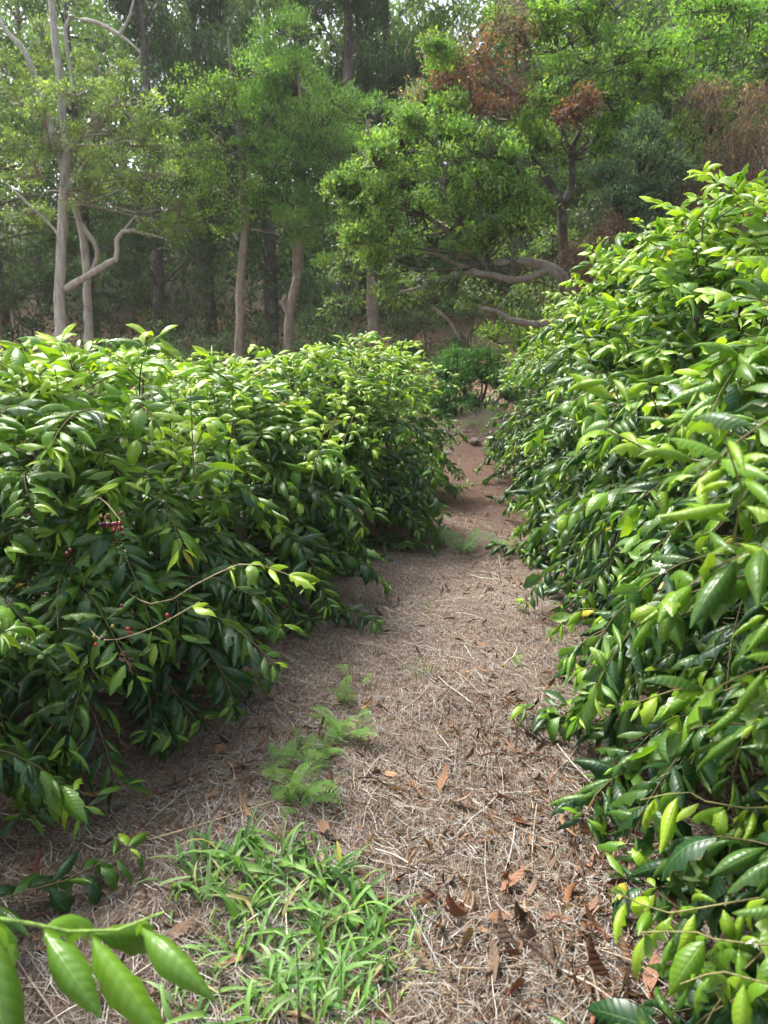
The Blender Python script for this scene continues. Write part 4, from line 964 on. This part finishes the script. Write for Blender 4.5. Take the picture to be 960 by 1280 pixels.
shrub('pale dusty bush at the foot of the slim straight trunk', 19.5, [(270, 450, 22), (250, 440, 18), (290, 435, 18), (235, 455, 16)], [(0.10, 0.16, 0.09), (0.13, 0.19, 0.11)], ncl=110)
shrub('pale dusty bush between the slim and the crooked trunks', 20.5, [(335, 435, 22), (320, 415, 20), (345, 455, 18), (315, 450, 18)], [(0.10, 0.16, 0.09), (0.13, 0.19, 0.11)], ncl=110)
shrub('pale dusty bush right of the crooked trunk', 20.5, [(400, 430, 24), (385, 410, 20), (425, 425, 22), (410, 450, 20), (440, 440, 18)], [(0.10, 0.17, 0.09), (0.14, 0.21, 0.11)], ncl=110)
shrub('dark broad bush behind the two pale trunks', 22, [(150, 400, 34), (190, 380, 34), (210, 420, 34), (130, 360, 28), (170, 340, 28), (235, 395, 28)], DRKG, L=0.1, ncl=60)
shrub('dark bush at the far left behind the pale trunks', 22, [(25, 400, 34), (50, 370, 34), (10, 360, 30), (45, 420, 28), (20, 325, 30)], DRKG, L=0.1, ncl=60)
shrub('low leafy plant mass with long pale fronds right of the crooked trunk', 21.5, [(395, 385, 24), (420, 375, 22), (385, 360, 22), (410, 400, 20)], [(0.12, 0.21, 0.12), (0.09, 0.16, 0.09)], L=0.28, W=0.14, ncl=60, n_each=9, spread=0.15)
shrub('bright leafy tree crown at the top right corner', 14.5, [(870, 45, 34), (900, 30, 34), (845, 60, 24), (935, 45, 30), (890, 75, 26), (920, 5, 30), (865, 10, 26)], BRIG, L=0.085, ncl=100, name='leafy_shrub')
shrub('olive green bush on the right between the dry vines and the willowy shrub', 13.8, [(870, 130, 30), (905, 110, 30), (850, 160, 24), (885, 165, 26), (940, 130, 30), (925, 165, 24), (855, 105, 22)], MEDG, L=0.08, ncl=90)
shrub('dark bush on the slope behind the dry vines', 15.5, [(880, 230, 40), (930, 200, 40), (760, 300, 36), (860, 290, 36), (940, 270, 36), (735, 260, 34), (790, 340, 30)], DRKG, L=0.09, ncl=70)
shrub('leafy green sapling under the canopy beside the forked dark trunk', 16, [(690, 290, 30), (660, 310, 28), (735, 330, 28), (680, 350, 28), (640, 300, 24), (725, 380, 28)], [(0.14, 0.24, 0.06), (0.18, 0.28, 0.08), (0.1, 0.18, 0.06)], ncl=80)

# dry vines and dead brush
def brush(label, Y, spots, col, n, ln=0.9, stems=True):
    b0 = on_ground(at(spots[0][0], spots[0][1], Y)); r = thing('dead_brush', label, 'dead brush', b0)
    g, t = Geo(), Geo()
    for (u, v, rp) in spots:
        c = at(u, v, Y); rr = rp * Y / FPX
        A = c + gl.normal(size=(n, 3)) * np.array([rr * 0.6, rr * 0.5, rr * 0.5]); D = gl.normal(size=(n, 3)) * 0.5 + np.array([0, 0, -0.8])
        B = A + unit(D) * (gl.uniform(0.2, 1, (n, 1)) * ln)
        batch_lines(t, A, B, 0.006, np.array(col)[gl.integers(0, len(col), n)] * 1.15)
        leaf_cloud(g, A + (B - A) * gl.random((n, 1)), 4, 0.06, 0.06, 0.4, col, up=-0.8)
        if stems:
            root = on_ground(c); tube(t, smooth_path([root, (root + c) / 2 + gl.normal(size=3) * 0.1, c], 6), np.linspace(0.02, 0.008, 6), 4, tint=col[0])
    local(g, r).build('dead_leaves', M['tree_leaf'], r, smooth=False, kind='stuff'); local(t, r).build('vines', M['twig'], r, kind='stuff')
brush('tangle of dry reddish brown vines hanging at the right edge above the coffee bushes', 12.8, [(905, 195, 26), (945, 225, 28), (925, 160, 20), (955, 175, 22), (880, 225, 18), (950, 115, 14), (890, 110, 10), (850, 245, 14)], DRYB, 75, 0.8)
brush('brown dead brush standing behind the sloping top of the right bushes', 12.2, [(750, 300, 22), (735, 335, 22), (765, 275, 14), (750, 355, 22), (780, 330, 18), (720, 315, 12)], DRYB, 80, 0.5)
brush('grey brown bare brush in the shade between the slim trunk and the dark bushes', 21, [(225, 360, 26), (245, 400, 26), (235, 330, 24), (260, 370, 24)], [(0.13, 0.105, 0.08), (0.10, 0.085, 0.06)], 40, 1.3)
brush('pale hanging dead twigs high in front of the reddish crown', 13.4, [(540, 50, 10), (520, 110, 10), (870, 110, 8), (640, 20, 20)], [(0.34, 0.27, 0.2), (0.28, 0.2, 0.14)], 40, 0.5, False)

# taller trees behind: four kinds, repeated
def back_proto(kind, seed):
    st = gl.bit_generator.state
    H = {'cypress': 15.0, 'round': 12.0, 'loose': 13.0}[kind]
    tr, br, cr = Geo(), Geo(), Geo()
    P = smooth_path([(0, 0, -0.3), (gl.normal(0, .2), gl.normal(0, .2), H * 0.4), (gl.normal(0, .3), gl.normal(0, .3), H * 0.95)], 12)
    tube(tr, P, np.linspace(0.24, 0.04, 12), 8, tint=(0.15, 0.12, 0.10), rough=0.06)
    n = {'cypress': 30, 'round': 24, 'loose': 22}[kind]
    for i in range(n):
        f = gl.uniform(0.22, 0.98); a = gl.uniform(0, 6.283); p = P[min(int(f * 11), 11)]
        rad = {'cypress': 2.2 * (1.1 - f), 'round': 3.4 * math.sin(math.pi * min(1, f * 0.85)), 'loose': 3.0 * math.sin(math.pi * f * 0.8)}[kind] * gl.uniform(0.5, 1.0) + 0.3
        c = p + np.array([math.cos(a) * rad, math.sin(a) * rad, (1.2 if kind == 'cypress' else 0.5)])
        tube(br, smooth_path([p, (p + c) / 2 + np.array([0, 0, 0.1]), c], 5), np.linspace(0.05, 0.015, 5), 4, tint=(0.14, 0.11, 0.09))
        if kind == 'cypress': puff(cr, br, c, (0.8, 0.8, 1.25), 50, 18, 0.2, 0.17, DRKG, spread=0.16, up=1.6, shell=0.2, flat=1.3)
        elif kind == 'round': puff(cr, br, c, (1.2, 1.2, 0.8), 50, 18, 0.15, 0.42, [(0.08, 0.15, 0.045), (0.11, 0.19, 0.055), (0.06, 0.11, 0.04)], spread=0.17)
        else: puff(cr, br, c, (1.2, 1.2, 0.75), 46, 18, 0.16, 0.34, [(0.10, 0.18, 0.07), (0.13, 0.21, 0.08)], spread=0.18)
    return tr.mesh('trunk', M['bark']), br.mesh('branches', M['bark']), cr.mesh('crown', M['tree_leaf'], False)
PR = {(k, i): back_proto(k, i) for k in ('cypress', 'round', 'loose') for i in range(2)}
def back_tree(px, Y, kind, i, s, label, group, rot=0.0):
    p = on_ground(at(px, 430, Y)); nm = {'cypress': 'cypress_tree', 'round': 'broadleaf_tree', 'loose': 'broadleaf_tree'}[kind]
    r = thing(nm, label, 'tree', p, group); r.rotation_euler = (0, 0, rot); r.scale = (s, s, s)
    for m_, nme in zip(PR[(kind, i)], ('trunk', 'branches', 'crown')):
        o = bpy.data.objects.new(nme, m_); scene.collection.objects.link(o); o.parent = r
        if nme != 'trunk': o['kind'] = 'stuff'
BT = 'tall trees of the forest behind'
for a in [(10, 23, 'round', 0, .95, 'dark round tree behind the far left pale trunks'), (120, 25, 'loose', 0, 1.0, 'loose crowned tree filling the upper left between pale limbs'),
          (200, 23, 'cypress', 1, .95, 'dark cypress behind the upper left branches'), (265, 27, 'cypress', 0, 1.05, 'dark cypress rising above the slim trunk tree'), (340, 25, 'cypress', 1, 1.1, 'dark cypress rising behind the feathery bright crown'),
          (425, 23.5, 'cypress', 0, 1.1, 'tall dark cypress at the top just left of centre'), (490, 26, 'cypress', 1, 1.1, 'tall dark cypress at the top centre beside the sky gap'), (455, 30, 'round', 1, 1.2, 'broad tree in the gap behind the two central cypresses'),
          (640, 24, 'round', 1, 1.0, 'round tree behind the reddish crown'), (740, 25, 'round', 0, 1.05, 'round tree behind the forked dark tree'), (840, 22, 'loose', 1, 1.0, 'loose tree behind the willowy shrub'),
          (930, 20, 'round', 0, .9, 'round tree behind the dry vines at right'), (800, 32, 'loose', 0, 1.1, 'pale loose tree at the top right on the slope'), (60, 32, 'loose', 1, 1.2, 'tree far up the slope in the top left corner'),
          (180, 33, 'round', 1, 1.2, 'far round tree at the top left between cypress and pale limbs'), (380, 34, 'round', 0, 1.2, 'far round tree closing the gap behind the feathery crown'), (560, 36, 'loose', 0, .95, 'hazy loose tree below the small patch of sky'),
          (-120, 20, 'round', 1, 1.0, 'round tree just past the left picture edge'), (1060, 18, 'round', 1, 1.0, 'round tree just past the right picture edge'), (690, 33, 'loose', 1, 1.1, 'hazy tree behind the top of the forked tree'), (900, 30, 'loose', 1, 1.2, 'hazy tree in the top right corner')]:
    back_tree(*a, BT, gl.uniform(0, 6.28))

# far wood that reads as one mass
g = Geo()
q_ = at(577, 5, 40.0); GAP = math.atan2(q_[0], q_[1])
for (n, ya, yb, hh, sp, lf, ne) in ((3200, 27, 36, 12.5, 0.55, 0.36, 15), (5000, 36, 62, 20.0, 0.85, 0.60, 12)):
    x = gl.uniform(-42, 46, n); y = gl.uniform(ya, yb, n); k = (np.abs(x + 0.12 * y) < 6 + y * 0.72); x, y = x[k], y[k]; n = len(x)
    az_ = np.arctan2(x, y); gp = np.exp(-((az_ - GAP) / 0.03) ** 2)
    top = (hh * (1 - 0.55 * gp)) * (0.80 + 0.16 * np.sin(x * 0.55 + 1) * np.sin(y * 0.4) + 0.10 * np.sin(x * 1.7 + y))
    z = ground_z(x, y) + gl.uniform(0.02, 1.0, n) * top
    leaf_cloud(g, np.stack([x, y, z], -1), ne, sp, lf, 0.42, [(0.07, 0.12, 0.045), (0.10, 0.155, 0.06), (0.055, 0.09, 0.04)], colvar=0.25)
g.build('distant_forest', M['tree_leaf'], kind='stuff', smooth=False)
# shaded undergrowth between the trunks
g = Geo(); n = 900
x = gl.uniform(-16, 4, n); y = gl.uniform(22, 29, n); z = ground_z(x, y) + gl.uniform(0, 1, n) ** 1.2 * 4.2
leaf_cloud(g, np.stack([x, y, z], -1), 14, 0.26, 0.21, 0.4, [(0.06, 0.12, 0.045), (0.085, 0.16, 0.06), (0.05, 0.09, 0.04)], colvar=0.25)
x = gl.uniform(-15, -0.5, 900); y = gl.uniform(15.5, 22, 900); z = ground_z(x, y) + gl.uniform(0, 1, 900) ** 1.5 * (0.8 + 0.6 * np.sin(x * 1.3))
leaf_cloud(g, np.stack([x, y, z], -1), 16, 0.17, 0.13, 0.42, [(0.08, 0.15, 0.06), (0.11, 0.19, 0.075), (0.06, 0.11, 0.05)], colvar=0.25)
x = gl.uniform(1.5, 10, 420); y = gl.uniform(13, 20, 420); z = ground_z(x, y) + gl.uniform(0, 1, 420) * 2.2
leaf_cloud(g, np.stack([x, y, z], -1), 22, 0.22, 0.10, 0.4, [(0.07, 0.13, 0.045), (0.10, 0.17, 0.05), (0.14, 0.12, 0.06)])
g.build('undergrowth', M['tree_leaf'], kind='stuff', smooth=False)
# damp air: far things fade a little
hz = Geo(); x0, x1, y0, y1, z0, z1 = -95, 95, -25, 135, -2.0, 75.0
V = [(a, b, c) for c in (z0, z1) for (a, b) in ((x0, y0), (x1, y0), (x1, y1), (x0, y1))]
hz.add(V, [[3, 2, 1, 0], [4, 5, 6, 7], [0, 1, 5, 4], [1, 2, 6, 5], [2, 3, 7, 6], [3, 0, 4, 7]], (1, 1, 1))
hm = bpy.data.materials.new('haze'); hm.use_nodes = True; hm.node_tree.nodes.clear()
pv = hm.node_tree.nodes.new('ShaderNodeVolumePrincipled'); pv.inputs['Color'].default_value = (0.93, 0.96, 1.0, 1); pv.inputs['Density'].default_value = 0.0006; pv.inputs['Anisotropy'].default_value = 0.3
ho = hm.node_tree.nodes.new('ShaderNodeOutputMaterial'); hm.node_tree.links.new(pv.outputs[0], ho.inputs['Volume'])
if HAZE: hz.build('haze', hm, kind='stuff', smooth=False)
tri = sum(len(m.polygons) for m in bpy.data.meshes) * 2
print('unique triangles about', tri, 'objects', len(bpy.data.objects))
